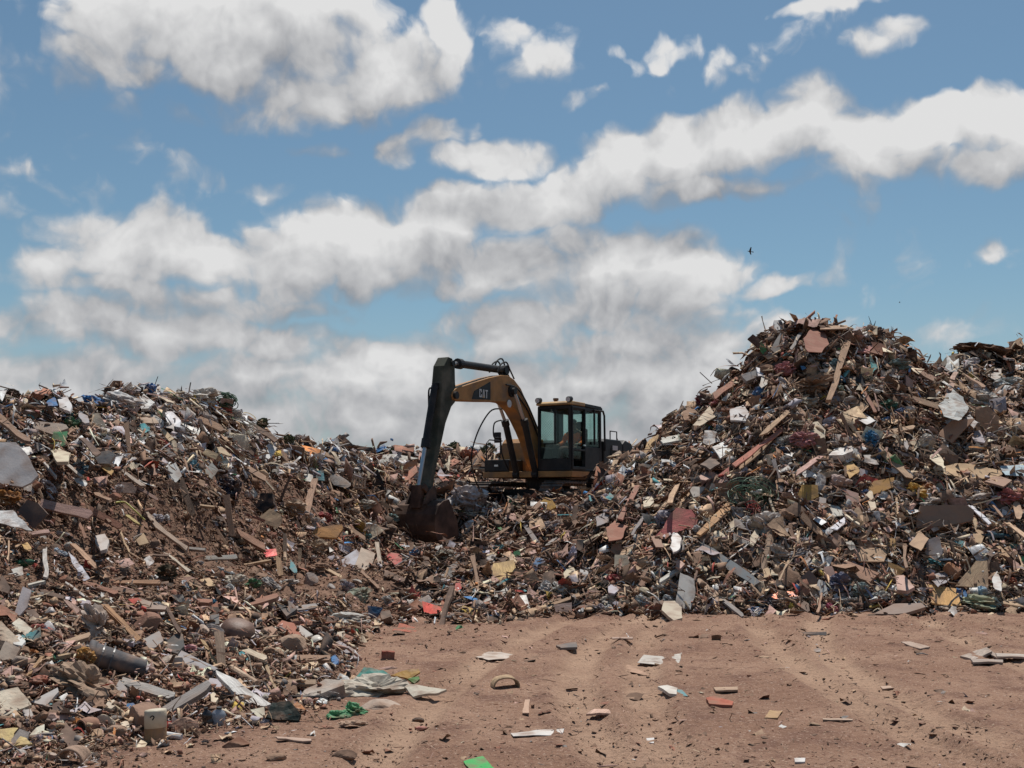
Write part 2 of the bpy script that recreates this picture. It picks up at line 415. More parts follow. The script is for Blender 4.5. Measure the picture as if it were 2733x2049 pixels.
# ---- ground: one sheet, fine near the camera, out to the horizon
def ground_material():
    m = bpy.data.materials.new('dry_earth'); m.use_nodes = True
    nt = m.node_tree; nt.nodes.clear(); L = nt.links.new
    out = node(nt, 'ShaderNodeOutputMaterial'); b = node(nt, 'ShaderNodeBsdfPrincipled')
    b.inputs['Roughness'].default_value = .95; b.inputs['Specular IOR Level'].default_value = .1
    tc = node(nt, 'ShaderNodeTexCoord')
    def noise(s, d, r=.55):
        n = node(nt, 'ShaderNodeTexNoise'); n.inputs['Scale'].default_value = s; n.inputs['Detail'].default_value = d; n.inputs['Roughness'].default_value = r
        L(tc.outputs['Object'], n.inputs['Vector']); return n
    def ramp(src, a, b_, stops=None):
        r = node(nt, 'ShaderNodeMapRange', interpolation_type='SMOOTHSTEP'); r.inputs['From Min'].default_value = a; r.inputs['From Max'].default_value = b_
        L(src, r.inputs['Value']); return r.outputs[0]
    def mix(f, a, b_):
        x = node(nt, 'ShaderNodeMix', data_type='RGBA')
        L(f, x.inputs['Factor'])
        for s, v in (('A', a), ('B', b_)):
            if isinstance(v, tuple): x.inputs[s].default_value = (*v, 1)
            else: L(v, x.inputs[s])
        return x.outputs['Result']
    c = mix(ramp(noise(.8, 6).outputs['Fac'], .35, .65), (.255, .147, .101), (.340, .210, .147))
    c = mix(ramp(noise(1.7, 10, .68).outputs['Fac'], .48, .66), c, (.190, .106, .077))
    c = mix(ramp(noise(7, 8, .7).outputs['Fac'], .52, .68), c, (.225, .126, .090))
    c = mix(ramp(noise(22, 7, .78).outputs['Fac'], .53, .64), c, (.150, .084, .060))
    c = mix(ramp(noise(40, 6, .75).outputs['Fac'], .55, .64), c, (.46, .325, .25))
    at = node(nt, 'ShaderNodeAttribute', attribute_name='tint')
    c = mix(at.outputs['Fac'], c, (.40, .262, .184))
    L(c, b.inputs['Base Color'])
    bp = node(nt, 'ShaderNodeBump'); bp.inputs['Strength'].default_value = .8; bp.inputs['Distance'].default_value = .04
    L(noise(30, 8, .7).outputs['Fac'], bp.inputs['Height']); L(bp.outputs[0], b.inputs['Normal'])
    L(b.outputs[0], out.inputs[0])
    return m
M['earth'] = ground_material()
def grid_faces(nx, ny):
    i = np.arange(nx - 1)[:, None] * ny + np.arange(ny - 1)[None, :]
    return np.stack([i, i + ny, i + ny + 1, i + 1], -1).reshape(-1, 4)
NOTRI = np.zeros((0, 3), int)
def build_ground():
    far = np.concatenate([np.linspace(9.6, 30, 24)[1:], np.geomspace(30, 1500, 22)[1:]])
    xs = np.concatenate([-far[::-1], np.arange(-9.6, 9.61, .045), far])
    ys = np.concatenate([-np.geomspace(1500, 6, 14), np.linspace(-4, 4.8, 12), np.arange(5, 17.4, .035), np.linspace(17.6, 50, 50), np.geomspace(52, 1500, 20)])
    X, Y = np.meshgrid(xs, ys, indexing='ij')
    fade = np.clip(1.6 - np.hypot(X, Y - 8) / 60, 0, 1)
    Z = ground_height(X, Y) * fade
    packed = np.zeros_like(X)
    for (k, c0, c1, c2) in RUTS:
        d = X - (c0 + c1 * (Y - 8) + c2 * (Y - 8) ** 2)
        packed = np.maximum(packed, .85 * np.exp(-(d / .19) ** 4) * (.75 + 1.1 * fbm(X * 1.3, Y * 1.3, 3)))
    packed = np.clip(packed, 0, 1) * fade
    o = big_mesh('ground', np.stack([X, Y, Z], -1).reshape(-1, 3), NOTRI, grid_faces(len(xs), len(ys)), [M['earth']],
                 tint=np.repeat(packed.reshape(-1, 1), 3, 1), smooth=True)
    return tag(o, 'bare reddish brown dirt yard marked with faint wheel ruts', 'ground', kind='structure')
build_ground()

# ---- the bodies of the heaps: compacted soil and rotten matter under the loose rubbish
M['soil'] = material('heap_soil', color=(.175, .105, .073), rough=.95, var=.45, vscale=5, dust=.30, dscale=1.6, dustcol=(.115, .068, .048), bump=.9, bscale=14, spec=.1)
M['muck'] = material('rotten_heap_soil', color=(.150, .092, .066), rough=.95, var=.45, vscale=5, dust=.35, dscale=1.6, dustcol=(.16, .098, .068), bump=.9, bscale=14, spec=.1)  # shade of the gaps put into the colour, darker than the other soil
HEAP_SAY = {'low': ('compacted brown soil body of the long low heap', (-.76, .06)), 'middle': ('trampled soil bank under and behind the excavator', (-.72, .72)),
            'tall': ('dark soil body of the tall pointed rubbish heap', (-.03, .72)), 'rear': ('soil body of the heap behind the tall heap', (.28, .72))}
for h, (say, (u0, u1)) in HEAP_SAY.items():
    us = np.arange(u0, u1, .0032)
    ys = np.exp(np.linspace(math.log(6.0), math.log(62), 420))
    U, Yg = np.meshgrid(us, ys, indexing='ij')
    X = U * Yg
    Z = heap_height(h, X, Yg) - .03 + (.05 * fbm(X * 6, Yg * 6, 2) + .035 * fbm(X * 17, Yg * 17, 2)) * np.clip(Yg / 15, .4, 1)
    Z = np.maximum(Z, -.35)
    o = big_mesh('mound', np.stack([X, Yg, Z], -1).reshape(-1, 3), NOTRI, grid_faces(len(us), len(ys)), [M['soil' if h in ('low', 'middle') else 'muck']], smooth=True)
    tag(o, say, 'soil mound', kind='structure')
# ------------------------------------------------------------------ mesh builder
class MB:
    def __init__(self): self.v, self.f = [], []
    def add(self, V, Fc):
        n = len(self.v); self.v += [tuple(map(float, p)) for p in V]; self.f += [tuple(i + n for i in f) for f in Fc]; return self
    def box(self, c, s, rot=None):
        V = [Vector((x * s[0] / 2, y * s[1] / 2, z * s[2] / 2)) for x in (-1, 1) for y in (-1, 1) for z in (-1, 1)]
        if rot is not None: V = [rot @ p for p in V]
        return self.add([p + Vector(c) for p in V], [(0,1,3,2),(4,6,7,5),(0,4,5,1),(2,3,7,6),(0,2,6,4),(1,5,7,3)])
    def prism(self, prof, y0, y1):
        """a side profile in x, z carried from y0 to y1"""
        n = len(prof)
        V = [(p[0], y0, p[1]) for p in prof] + [(p[0], y1, p[1]) for p in prof]
        return self.add(V, [tuple(range(n)), tuple(range(2 * n - 1, n - 1, -1))] + [(i, i + n, (i + 1) % n + n, (i + 1) % n) for i in range(n)])
    def tube(self, path, r, n=8, cap=True):
        path = [Vector(p) for p in path]
        rs = r if isinstance(r, (list, tuple)) else [r] * len(path)
        V, up = [], Vector((.13, .31, .94))
        for i, p in enumerate(path):
            t = (path[min(i + 1, len(path) - 1)] - path[max(i - 1, 0)]).normalized()
            if abs(t.dot(up)) > .95: up = Vector((.94, .13, .31))
            a = t.cross(up).normalized(); b = t.cross(a); up = a.cross(t)
            V += [p + (a * math.cos(q) + b * math.sin(q)) * rs[i] for q in (2 * math.pi * k / n for k in range(n))]
        Fc = [(i * n + k, i * n + (k + 1) % n, (i + 1) * n + (k + 1) % n, (i + 1) * n + k) for i in range(len(path) - 1) for k in range(n)]
        if cap: Fc += [tuple(range(n - 1, -1, -1)), tuple(range((len(path) - 1) * n, len(path) * n))]
        return self.add(V, Fc)
    def build(self, name, mat, parent=None, smooth=False, bevel=0.0):
        o = link_mesh(name, self.v, self.f, mat, parent)
        bm = bmesh.new(); bm.from_mesh(o.data); bmesh.ops.recalc_face_normals(bm, faces=bm.faces); bm.to_mesh(o.data); bm.free()
        if bevel:
            b = o.modifiers.new('bevel', 'BEVEL'); b.width = bevel; b.segments = 2; b.limit_method = 'ANGLE'; b.angle_limit = R(40)
        if smooth:
            for p in o.data.polygons: p.use_smooth = True
        return o
def empty(name, loc, rz=0.0):
    o = bpy.data.objects.new(name, None); o.location = loc; o.rotation_euler = (0, 0, rz); o.empty_display_size = .3
    COL.objects.link(o); return o
def smooth_path(pts, n=6):
    pts = [Vector(p) for p in pts]; out = []
    for i in range(len(pts) - 1):
        p0, p1, p2, p3 = pts[max(i - 1, 0)], pts[i], pts[i + 1], pts[min(i + 2, len(pts) - 1)]
        for k in range(n):
            t = k / n
            out.append(.5 * ((2 * p1) + (p2 - p0) * t + (2 * p0 - 5 * p1 + 4 * p2 - p3) * t * t + (3 * p1 - p0 - 3 * p2 + p3) * t ** 3))
    return out + [pts[-1]]

# ------------------------------------------------------------------ excavator (x forward, y to the operator's left)
X = {}
X['orange'] = material('worn_orange_paint', color=(.41, .205, .075), rough=.65, var=.28, vscale=3, dust=.42, dscale=2.2, dustcol=(.23, .145, .09), bump=.05, spec=.25)
X['yellow'] = material('faded_yellow_paint', color=(.60, .38, .17), rough=.6, var=.12, vscale=4, dust=.25, dscale=3, dustcol=(.22, .13, .08), bump=.04)
X['green'] = material('scuffed_green_paint', color=(.046, .050, .036), rough=.8, var=.40, vscale=3, dust=.40, dscale=2.4, dustcol=(.15, .135, .10), bump=.08)
X['black'] = material('greasy_black_paint', color=(.018, .018, .019), rough=.55, var=.3, dust=.18, dscale=3, dustcol=(.06, .045, .038), bump=.05)
X['rust'] = material('rusty_bucket_steel', color=(.070, .042, .032), rough=.75, metal=.1, var=.4, vscale=5, dust=.40, dscale=3, dustcol=(.16, .095, .065), bump=.2, bscale=20)
X['chrome'] = material('polished_rod', color=(.55, .55, .56), rough=.3, metal=.8, var=.1, dust=.1, bump=0)
X['track'] = material('muddy_track_steel', color=(.10, .085, .075), rough=.75, metal=.2, var=.35, dust=.4, dscale=5, bump=.2)
X['white'] = material('white_lettering', color=(.66, .66, .64), rough=.6, var=.08, dust=.12, bump=0)
X['seat'] = material('black_seat_cloth', color=(.02, .02, .022), rough=.9, var=.2, dust=.1, bump=.1)
X['lamp'] = material('lamp_glass', color=(.7, .7, .7), rough=.15, var=.05, dust=0, bump=0, spec=.6)
def glass_material():
    m = bpy.data.materials.new('tinted_cab_glass'); m.use_nodes = True
    nt = m.node_tree; nt.nodes.clear(); L = nt.links.new
    out = node(nt, 'ShaderNodeOutputMaterial')
    t = node(nt, 'ShaderNodeBsdfTransparent'); t.inputs[0].default_value = (.78, .88, .86, 1)
    g = node(nt, 'ShaderNodeBsdfGlossy'); g.inputs['Roughness'].default_value = .08; g.inputs['Color'].default_value = (.8, .85, .85, 1)
    ms = node(nt, 'ShaderNodeMixShader'); ms.inputs[0].default_value = .04
    L(t.outputs[0], ms.inputs[1]); L(g.outputs[0], ms.inputs[2]); L(ms.outputs[0], out.inputs[0])
    return m
X['glass'] = glass_material()
EX_LOC, EX_ROT = (1.0, 30.5, 1.2), R(240)

def build_excavator():
    root = empty('excavator', EX_LOC, EX_ROT)
    tag(root, 'worn orange tracked excavator with a dark green stick, standing between the rubbish heaps', 'excavator')
    # --- tracks: a frame, a belt with shoes round it
    for s in (-1, 1):
        y = 1.1 * s
        tr = MB().box((0, y, .42), (3.1, .34, .42)).build('track_frame', X['black'], root, bevel=.03)
        loop = []
        L_, r = 1.62, .40
        for k in range(20): loop.append((-L_ + 2 * L_ * k / 20, .85, 0))
        for k in range(10): loop.append((L_ + r * math.sin(math.pi * k / 10), .45 + r * math.cos(math.pi * k / 10), math.pi * k / 10))
        for k in range(20): loop.append((L_ - 2 * L_ * k / 20, .05, math.pi))
        for k in range(10): loop.append((-L_ - r * math.sin(math.pi * k / 10), .45 - r * math.cos(math.pi * k / 10), math.pi + math.pi * k / 10))
        b = MB()
        for (x, z, a) in loop:
            rot = Matrix.Rotation(a, 3, 'Y')
            b.box((x, y, z), (.155, .6, .035), rot)
            b.box(Vector((x, y, z)) + rot @ Vector((-.05, 0, .03)), (.022, .6, .04), rot)
            b.box(Vector((x, y, z)) - rot @ Vector((0, 0, .05)), (.13, .16, .07), rot)
        b.build('track_belt', X['track'], root)
        for xx in (-L_, L_):
            w = MB().tube([(xx, y - .1, .45), (xx, y + .1, .45)], .33, 20).tube([(xx, y - .16, .45), (xx, y + .16, .45)], .12, 12).build('drive_wheel', X['black'], root)
        for k in range(5):
            MB().tube([(-1.1 + .55 * k, y - .14, .22), (-1.1 + .55 * k, y + .14, .22)], .12, 12).build('track_roller', X['black'], root)
    MB().tube([(0, 0, .55), (0, 0, .98)], .62, 24).box((0, 0, .55), (1.6, 1.9, .3)).build('slew_ring', X['black'], root)
    # --- turning platform
    MB().prism([(1.25, 1.0), (1.25, 1.16), (-2.4, 1.16), (-2.4, 1.0)], -1.36, 1.38).build('platform', X['orange'], root, bevel=.015)
    MB().prism([(-2.0, .95), (-2.0, 2.0), (-2.2, 2.12), (-2.65, 2.05), (-2.85, 1.8), (-2.85, 1.05), (-2.7, .95)], -1.36, 1.36).build('counterweight', X['black'], root, bevel=.05)
    hood = MB().prism([(-.75, 1.165), (-.75, 2.02), (-.9, 2.1), (-1.85, 2.1), (-1.99, 2.0), (-1.99, 1.165)], -1.3, 1.36).build('engine_hood', X['black'], root, bevel=.03)
    v = MB()
    for k in range(7): v.box((-1.2 - .08 * k, 1.367, 1.6), (.035, .012, .5))
    v.build('vent_louvre', X['black'], hood)
    MB().box((-1.45, 1.375, 1.86), (.34, .012, .13)).build('plate', X['white'], hood)
    MB().tube([(-1.5, -.5, 2.1), (-1.5, -.5, 2.45), (-1.6, -.5, 2.52)], .06, 10).build('exhaust_pipe', X['black'], hood)
    MB().tube([(-1.95, 1.2, 2.05), (-1.95, 1.2, 2.35), (-1.5, 1.2, 2.35), (-1.5, 1.2, 2.1)], .018, 8).build('handrail', X['black'], root)
    # right side: orange tank housing with a rounded shoulder, dark tool box before it
    MB().prism([(.40, 1.165), (.40, 1.8), (.33, 1.98), (.18, 2.1), (-.6, 2.12), (-.6, 1.165)], -1.3, -.45).build('tank_housing', X['orange'], root, bevel=.04)
    tb = MB().box((.81, -.95, 1.33), (.78, .78, .32)).build('tool_box', X['black'], root, bevel=.02)
    MB().box((1.21, -.95, 1.33), (.02, .12, .05)).build('latch', X['chrome'], tb)
    MB().tube([(1.15, -1.3, 1.17), (1.15, -1.3, 1.95), (1.0, -1.3, 2.05), (.3, -1.3, 2.05)], .018, 8).build('handrail', X['black'], root)
    MB().box((.25, -1.38, 1.9), (.05, .05, .5)).box((.35, -1.42, 2.15), (.05, .22, .3)).build('mirror', X['black'], root, bevel=.02)
    # --- cab
    x0, x1, y0, y1, z0, z1 = -.62, 1.25, .35, 1.35, 1.165, 2.9
    cab = MB()
    cab.box(((x0 + x1) / 2, (y0 + y1) / 2, z0 + .03), (x1 - x0, y1 - y0, .06))
    for (px_, py_, w) in ((x1 - .04, y0 + .04, .08), (x1 - .04, y1 - .04, .08), (.42, y1 - .04, .10), (x0 + .05, y1 - .04, .10), (x0 + .05, y0 + .04, .10), (.3, y0 + .04, .08)):
        cab.box((px_, py_, (z0 + z1) / 2), (w, .08, z1 - z0 - .06))
    for (a, b_) in (((x0, y1 - .04), (x1, y1 - .04)), ((x0, y0 + .04), (x1, y0 + .04))):
        cab.box(((a[0] + b_[0]) / 2, a[1], z1 - .07), (x1 - x0 - .02, .075, .12))
    cab.box((x1 - .04, (y0 + y1) / 2, z1 - .06), (.075, y1 - y0 - .1, .10)).box((x0 + .05, (y0 + y1) / 2, z1 - .06), (.075, y1 - y0 - .1, .10))
    cab.box((.42, (y0 + y1) / 2, z1 - .06), (.06, y1 - y0 - .1, .06))
    cab.build('cab', X['black'], root, bevel=.018)
    low = MB().box(((x0 + .42) / 2, y1 - .035, 1.52), (.92, .05, .62)).box((x1 - .035, (y0 + y1) / 2, 1.34), (.05, .84, .28)).box((x0 + .05, (y0 + y1) / 2, 1.6), (.06, .84, .8)).box(((x0 + x1) / 2, y0 + .035, 1.5), (x1 - x0 - .2, .05, .6)).box((.09, y0 + .035, 2.3), (.48, .05, 1.0))
    low.build('cab_panel', X['black'], root, bevel=.01)
    # the near half of the roof is yellow, its rear half dark and a step higher
    MB().prism([(1.30, 2.90), (1.30, 2.95), (1.22, 3.0), (.42, 3.0), (.42, 2.90)], y0 - .02, y1 + .02).build('roof', X['yellow'], root, bevel=.02)
    hz_ = [(.418, 2.90), (.418, 2.985), (-.55, 2.97), (-.66, 2.92), (-.66, 2.86)]
    hb = MB().prism(hz_, y0 - .02, y0 + .10).prism(hz_, y1 - .10, y1 + .02).box((-.56, .85, 2.915), (.2, .8, .09)).box((.38, .85, 2.94), (.07, .8, .08))
    hatch = hb.build('roof_hatch', X['black'], root, bevel=.015)
    MB().box((-.06, .85, 2.945), (.82, .8, .012)).build('skylight', X['glass'], hatch)  # pane added in the dark hatch to let sun onto the driver
    for yy in (y0 + .05, y1 - .03):
        lm = MB().tube([(1.2, yy, 3.05), (1.34, yy, 3.03)], .075, 12).box((1.22, yy, 2.98), (.05, .05, .08)).build('work_lamp', X['black'], root)
        MB().tube([(1.335, yy, 3.031), (1.352, yy, 3.029)], .062, 12).build('lens', X['lamp'], lm)
    MB().tube([(.95, .75, 2.99), (.95, .75, 3.05)], .05, 10).tube([(.95, .75, 3.05), (.95, .75, 3.11)], .075, 12).build('beacon', X['rust'], root)
    # glass
    MB().box((x1 - .03, .85, 2.14), (.008, .84, 1.3)).build('front_window', X['glass'], root)
    MB().box((.83, y1 - .03, 2.13), (.74, .008, 1.3)).box((-.08, y1 - .03, 2.32), (.88, .008, .95)).build('side_window', X['glass'], root)
    MB().box((.8, y0 + .03, 2.3), (.78, .008, .95)).box((-.36, y0 + .03, 2.3), (.40, .008, .95)).build('side_window', X['glass'], root)
    MB().box((x0 + .04, .85, 2.42), (.008, .84, .82)).build('rear_window', X['glass'], root)
    # a mesh guard over half the windscreen
    g = MB()
    for k in range(-14, 9):
        for sgn in (1, -1):
            a0, a1 = k * .075, k * .075 + .95
            pts = []
            for t in np.linspace(0, 1, 15):
                yy = a0 + (a1 - a0) * t if sgn == 1 else .52 - (a0 + (a1 - a0) * t)
                if 0 <= yy <= .52: pts.append((1.285, .40 + yy, 1.88 + t * .92))
            if len(pts) > 1: g.tube([pts[0], pts[-1]], 0.0026, 4, cap=False)
    g.build('mesh_guard', X['black'], root)
    MB().tube([(1.285, .4, 1.88), (1.285, .4, 2.8), (1.285, .92, 2.8), (1.285, .92, 1.88), (1.285, .4, 1.88)], .014, 6).build('guard_frame', X['black'], root)
    # door: outer frame with handle, swung hinge side to the rear
    d = MB().box((.83, y1 + .02, 2.84), (.78, .035, .05)).box((.83, y1 + .02, 1.24), (.78, .035, .08)).box((1.2, y1 + .02, 2.03), (.05, .035, 1.58)).box((.46, y1 + .02, 2.03), (.05, .035, 1.58)).box((.83, y1 + .02, 1.72), (.72, .03, .05)).build('door', X['black'], root, bevel=.008)
    MB().box((.55, y1 + .05, 1.85), (.12, .03, .04)).build('handle', X['chrome'], d)
    # a second pane stands open behind the door opening
    rw = MB().tube([(-.1, y1 + .03, 1.9), (-.1, y1 + .03, 2.84), (-.62, y1 + .05, 2.84), (-.7, y1 + .05, 2.72), (-.72, y1 + .05, 1.75)], .03, 8).build('window_frame', X['black'], root)
    # seat, levers
    MB().box((.05, .85, 1.62), (.5, .5, .14)).box((-.22, .85, 2.0), (.14, .5, .7)).box((-.24, .85, 2.45), (.1, .3, .2)).box((.02, .85, 1.38), (.36, .36, .4)).build('seat', X['seat'], root, bevel=.04)
    MB().box((.35, .52, 1.6), (.5, .16, .35)).box((.35, 1.18, 1.6), (.4, .12, .3)).tube([(.5, .52, 1.75), (.53, .54, 1.98)], .02, 8).tube([(.5, 1.18, 1.74), (.53, 1.16, 1.95)], .02, 8).build('control_console', X['seat'], root, bevel=.02)
    # --- boom: a bent box
    prof = [(.25, 1.45), (.55, 1.75), (1.05, 2.45), (1.45, 2.90), (1.85, 3.32), (2.2, 3.52), (2.5, 3.60), (2.87, 3.58), (3.45, 3.46), (4.3, 3.24), (5.0, 3.05), (5.14, 2.96), (5.18, 2.85), (5.1, 2.76),
            (4.48, 2.79), (3.66, 2.84), (2.85, 2.90), (2.55, 2.90), (2.3, 2.83), (2.05, 2.69), (1.79, 2.48), (1.5, 2.2), (1.25, 1.92), (1.0, 1.5), (.75, 1.25), (.35, 1.22)]
    boom = MB().prism(prof, -.19, .19).build('boom', X['orange'], root, bevel=.015)
    MB().tube([(2.4, -.34, 3.2), (2.4, .34, 3.2)], .09, 14).tube([(2.4, .2, 3.2), (2.4, .25, 3.2)], .15, 18).build('boom_pin', X['black'], root)
    MB().tube([(5.05, -.26, 2.88), (5.05, .26, 2.88)], .09, 14).build('stick_pin', X['black'], root)
    MB().tube([(2.52, .21, 2.87), (2.52, .232, 2.87)], .1, 18).build('badge', X['white'], boom)
    # maker's mark on both sides: dark sloping panel, white letters with a wedge
    for s in (1, -1):
        yb = .1905 * s
        def flat(poly, name, mat, lift, thick=.006):
            a, b_ = sorted((yb + lift * s, yb + (lift + thick) * s))
            return MB().prism(poly, a, b_).build(name, mat, boom)
        flat([(4.30, 2.85), (4.18, 3.06), (3.42, 3.36), (3.42, 2.90)], 'decal', X['black'], .001)
        W = []
        zt, zb, w = 3.13, 2.925, .112
        xl = (3.96, 3.815, 3.67) if s == 1 else (3.67 - .112, 3.815 - .112, 3.96 - .112)
        def put(poly, xs):      # letter strokes, x grows to the reader's right on the left flank seen from outside
            q = [((xs - a) if s == 1 else (xs + a), zb + b_ * (zt - zb)) for a, b_ in poly]
            W.append(q)
        c = .034
        put([(0, 0), (0, 1), (c, 1), (c, 0)], xl[0]); put([(c, .82), (c, 1), (w, 1), (w, .82)], xl[0]); put([(c, 0), (c, .18), (w, .18), (w, 0)], xl[0]); put([(w - c, .62), (w - c, .815), (w, .815), (w, .62)], xl[0]); put([(w - c, .185), (w - c, .38), (w, .38), (w, .185)], xl[0])
        put([(0, 0), (.036, 1), (.06, 1), (.034, 0)], xl[1]); put([(w, 0), (w - .034, 0), (.062, 1), (.09, 1)], xl[1])
        put([(0, .83), (0, 1), (w, 1), (w, .83)], xl[2]); put([(w / 2 - c / 2, 0), (w / 2 - c / 2, .825), (w / 2 + c / 2, .825), (w / 2 + c / 2, 0)], xl[2])
        m = MB()
        for q in W:
            a, b_ = sorted((yb + .0095 * s, yb + .014 * s)); m.prism(q, a, b_)
        m.build('lettering', X['white'], boom)
        q = [((xl[1] - a) if s == 1 else (xl[1] + a), zb + b_ * (zt - zb)) for a, b_ in [(.02, -.02), (w / 2, .42), (w - .02, -.02)]]
        a, b_ = sorted((yb + .016 * s, yb + .019 * s))
        MB().prism(q, a, b_).build('wedge_mark', X['yellow'], boom)
    # --- stick
    stick = [(5.00, 3.62), (5.12, 3.76), (5.28, 3.78), (5.47, 3.55), (5.54, 3.05), (5.62, 2.4), (5.76, 1.7), (6.0, .85), (6.14, .62), (6.05, .5), (5.93, .56), (5.80, 1.05), (5.60, 1.6), (5.38, 2.2), (5.14, 2.6), (4.98, 2.72), (4.93, 2.95), (4.98, 3.2)]
    st = MB().prism(stick, -.155, .155).build('stick', X['green'], root, bevel=.015)
    MB().tube([(5.12, -.2, 3.64), (5.12, .2, 3.64)], .07, 12).build('end_pin', X['black'], st)
    MB().tube([(6.02, -.26, .62), (6.02, .26, .62)], .07, 12).build('end_pin', X['black'], st)
    # rams: boom (a pair), stick, bucket
    for s in (-1, 1):
        y = .29 * s
        r1 = MB().tube([(1.25, y, 1.08), (1.84, y, 2.42)], .085, 14).tube([(1.81, y, 2.36), (1.88, y, 2.5)], .105, 14).tube([(1.25, y - .08, 1.08), (1.25, y + .08, 1.08)], .11, 12).build('boom_ram', X['black'], root, smooth=False)
        MB().tube([(1.86, y, 2.46), (2.4, y, 3.2)], .045, 12).build('ram_rod', X['chrome'], r1)
    r2 = MB().tube([(2.5, 0, 3.76), (4.55, 0, 3.70)], .095, 14).tube([(4.5, 0, 3.7), (4.66, 0, 3.695)], .13, 14).tube([(2.45, -.12, 3.76), (2.45, .12, 3.76)], .12, 12).box((2.45, 0, 3.64), (.3, .1, .2)).build('stick_ram', X['black'], root)
    MB().tube([(4.62, 0, 3.695), (5.12, 0, 3.65)], .05, 12).build('ram_rod', X['chrome'], r2)
    r3 = MB().tube([(5.62, 0, 3.06), (5.98, 0, 1.72)], .085, 14).tube([(5.95, 0, 1.8), (6.0, 0, 1.6)], .11, 14).box((5.58, 0, 3.06), (.16, .12, .14)).build('bucket_ram', X['black'], root)
    MB().tube([(5.99, 0, 1.68), (6.26, 0, .72)], .048, 12).build('ram_rod', X['chrome'], r3)
    MB().tube(smooth_path([(5.56, -.1, 3.02), (5.72, -.1, 2.96), (5.72, -.1, 2.5), (5.78, -.1, 2.25)]), .022, 8).build('ram_pipe', X['black'], root)
    for s in (-1, 1):
        MB().prism([(6.3, .78), (6.36, .66), (6.12, .48), (6.02, .55)], .19 * s - .03, .19 * s + .03).build('linkage', X['rust'], root, bevel=.01)
    MB().prism([(6.34, .74), (6.2, .74), (6.24, .24), (6.4, .22)], -.14, .14).build('linkage', X['rust'], root, bevel=.01)
    # --- bucket, its rounded back to the viewer, mouth towards the machine
    back = [(5.86, .42), (6.1, .38), (6.28, .28), (6.40, .08), (6.44, -.16), (6.40, -.38), (6.27, -.55), (6.08, -.66), (5.85, -.70), (5.55, -.66)]
    inner = [(5.56, -.625), (5.85, -.66), (6.06, -.62), (6.23, -.52), (6.36, -.36), (6.40, -.16), (6.36, .06), (6.25, .25), (6.08, .34), (5.87, .38)]
    bk = MB().prism(back + inner, -.545, .545)
    side = back + [(5.42, -.55), (5.5, -.1)]
    bk.prism(side, -.58, -.547).prism(side, .547, .58)
    buck = bk.build('bucket', X['rust'], root, bevel=.008)
    for s in (-1, 1):
        MB().prism([(5.9, .4), (5.92, .68), (6.04, .72), (6.2, .62), (6.42, .30), (6.3, .30), (6.1, .40)], .24 * s - .025, .24 * s + .025).build('bracket', X['rust'], buck, bevel=.008)
    for k in range(5):
        y = -.47 + .235 * k
        MB().prism([(5.62, -.72), (5.6, -.60), (5.36, -.61), (5.24, -.66)], y - .045, y + .045).build('tooth', X['rust'], buck, bevel=.01)
    # hoses: over the boom bend, one loose loop under the boom, one on the stick
    h = MB()
    for (y, dz) in ((-.12, 0), (0, .06), (.12, -.03)):
        h.tube(smooth_path([(2.95, y, 3.66), (2.78, y, 3.9 + dz), (2.5, y, 3.98 + dz), (2.32, y, 3.78), (2.1, y, 3.56)]), .022, 8)
    h.build('hydraulic_hose', X['black'], root)
    MB().tube(smooth_path([(2.2, -.2, 2.78), (2.62, -.3, 2.68), (3.0, -.45, 2.1), (3.05, -.6, 1.4), (2.7, -.6, .75), (2.2, -.5, .55)]), .02, 8).build('hydraulic_hose', X['black'], root)
    MB().tube(smooth_path([(1.95, -.36, 2.5), (2.2, -.42, 2.4), (2.22, -.42, 2.05), (1.9, -.42, 2.0), (1.8, -.42, 1.6), (1.5, -.4, 1.2)]), .02, 8).build('hydraulic_hose', X['black'], root)
    MB().tube(smooth_path([(1.0, .23, 2.3), (1.6, .23, 2.95), (2.15, .24, 3.3), (2.7, .23, 3.35)]), .02, 8).tube(smooth_path([(.9, .22, 2.0), (1.5, .22, 2.72), (2.1, .22, 3.12)]), .02, 8).build('hydraulic_pipe', X['black'], root)
    MB().tube([(-1.3, .9, 2.1), (-1.32, .9, 2.75)], .008, 6).build('antenna', X['black'], root)
    return root
EXC = build_excavator()

# ------------------------------------------------------------------ the driver, seated in the cab
X['jacket'] = material('orange_work_jacket', color=(.90, .17, .035), rough=.9, var=.2, dust=.08, bump=.2)
X['skin'] = material('brown_skin', color=(.20, .10, .065), rough=.6, var=.08, dust=0, bump=0)
X['hair'] = material('black_hair', color=(.012, .01, .01), rough=.7, var=.2, dust=0, bump=.3)
X['trouser'] = material('dark_red_trousers', color=(.10, .03, .028), rough=.9, var=.2, dust=.1, bump=.2)
def skin_mesh(name, verts, edges, radii, mat, parent=None, root=0, sub=2):
    me = bpy.data.meshes.new(name); me.from_pydata(verts, edges, [])
    o = bpy.data.objects.new(name, me); COL.objects.link(o)
    if parent is not None: o.parent = parent
    o.modifiers.new('skin', 'SKIN').use_smooth_shade = True
    lay = me.skin_vertices[0] if me.skin_vertices else None
    if lay is None:
        bm = bmesh.new(); bm.from_mesh(me); bm.verts.layers.skin.verify(); bm.to_mesh(me); bm.free(); lay = me.skin_vertices[0]
    for i, r in enumerate(radii):
        lay.data[i].radius = (r, r) if not isinstance(r, tuple) else r
        lay.data[i].use_root = (i == root)
    if sub:
        s = o.modifiers.new('sub', 'SUBSURF'); s.levels = sub; s.render_levels = sub
    me.materials.append(mat)
    return o
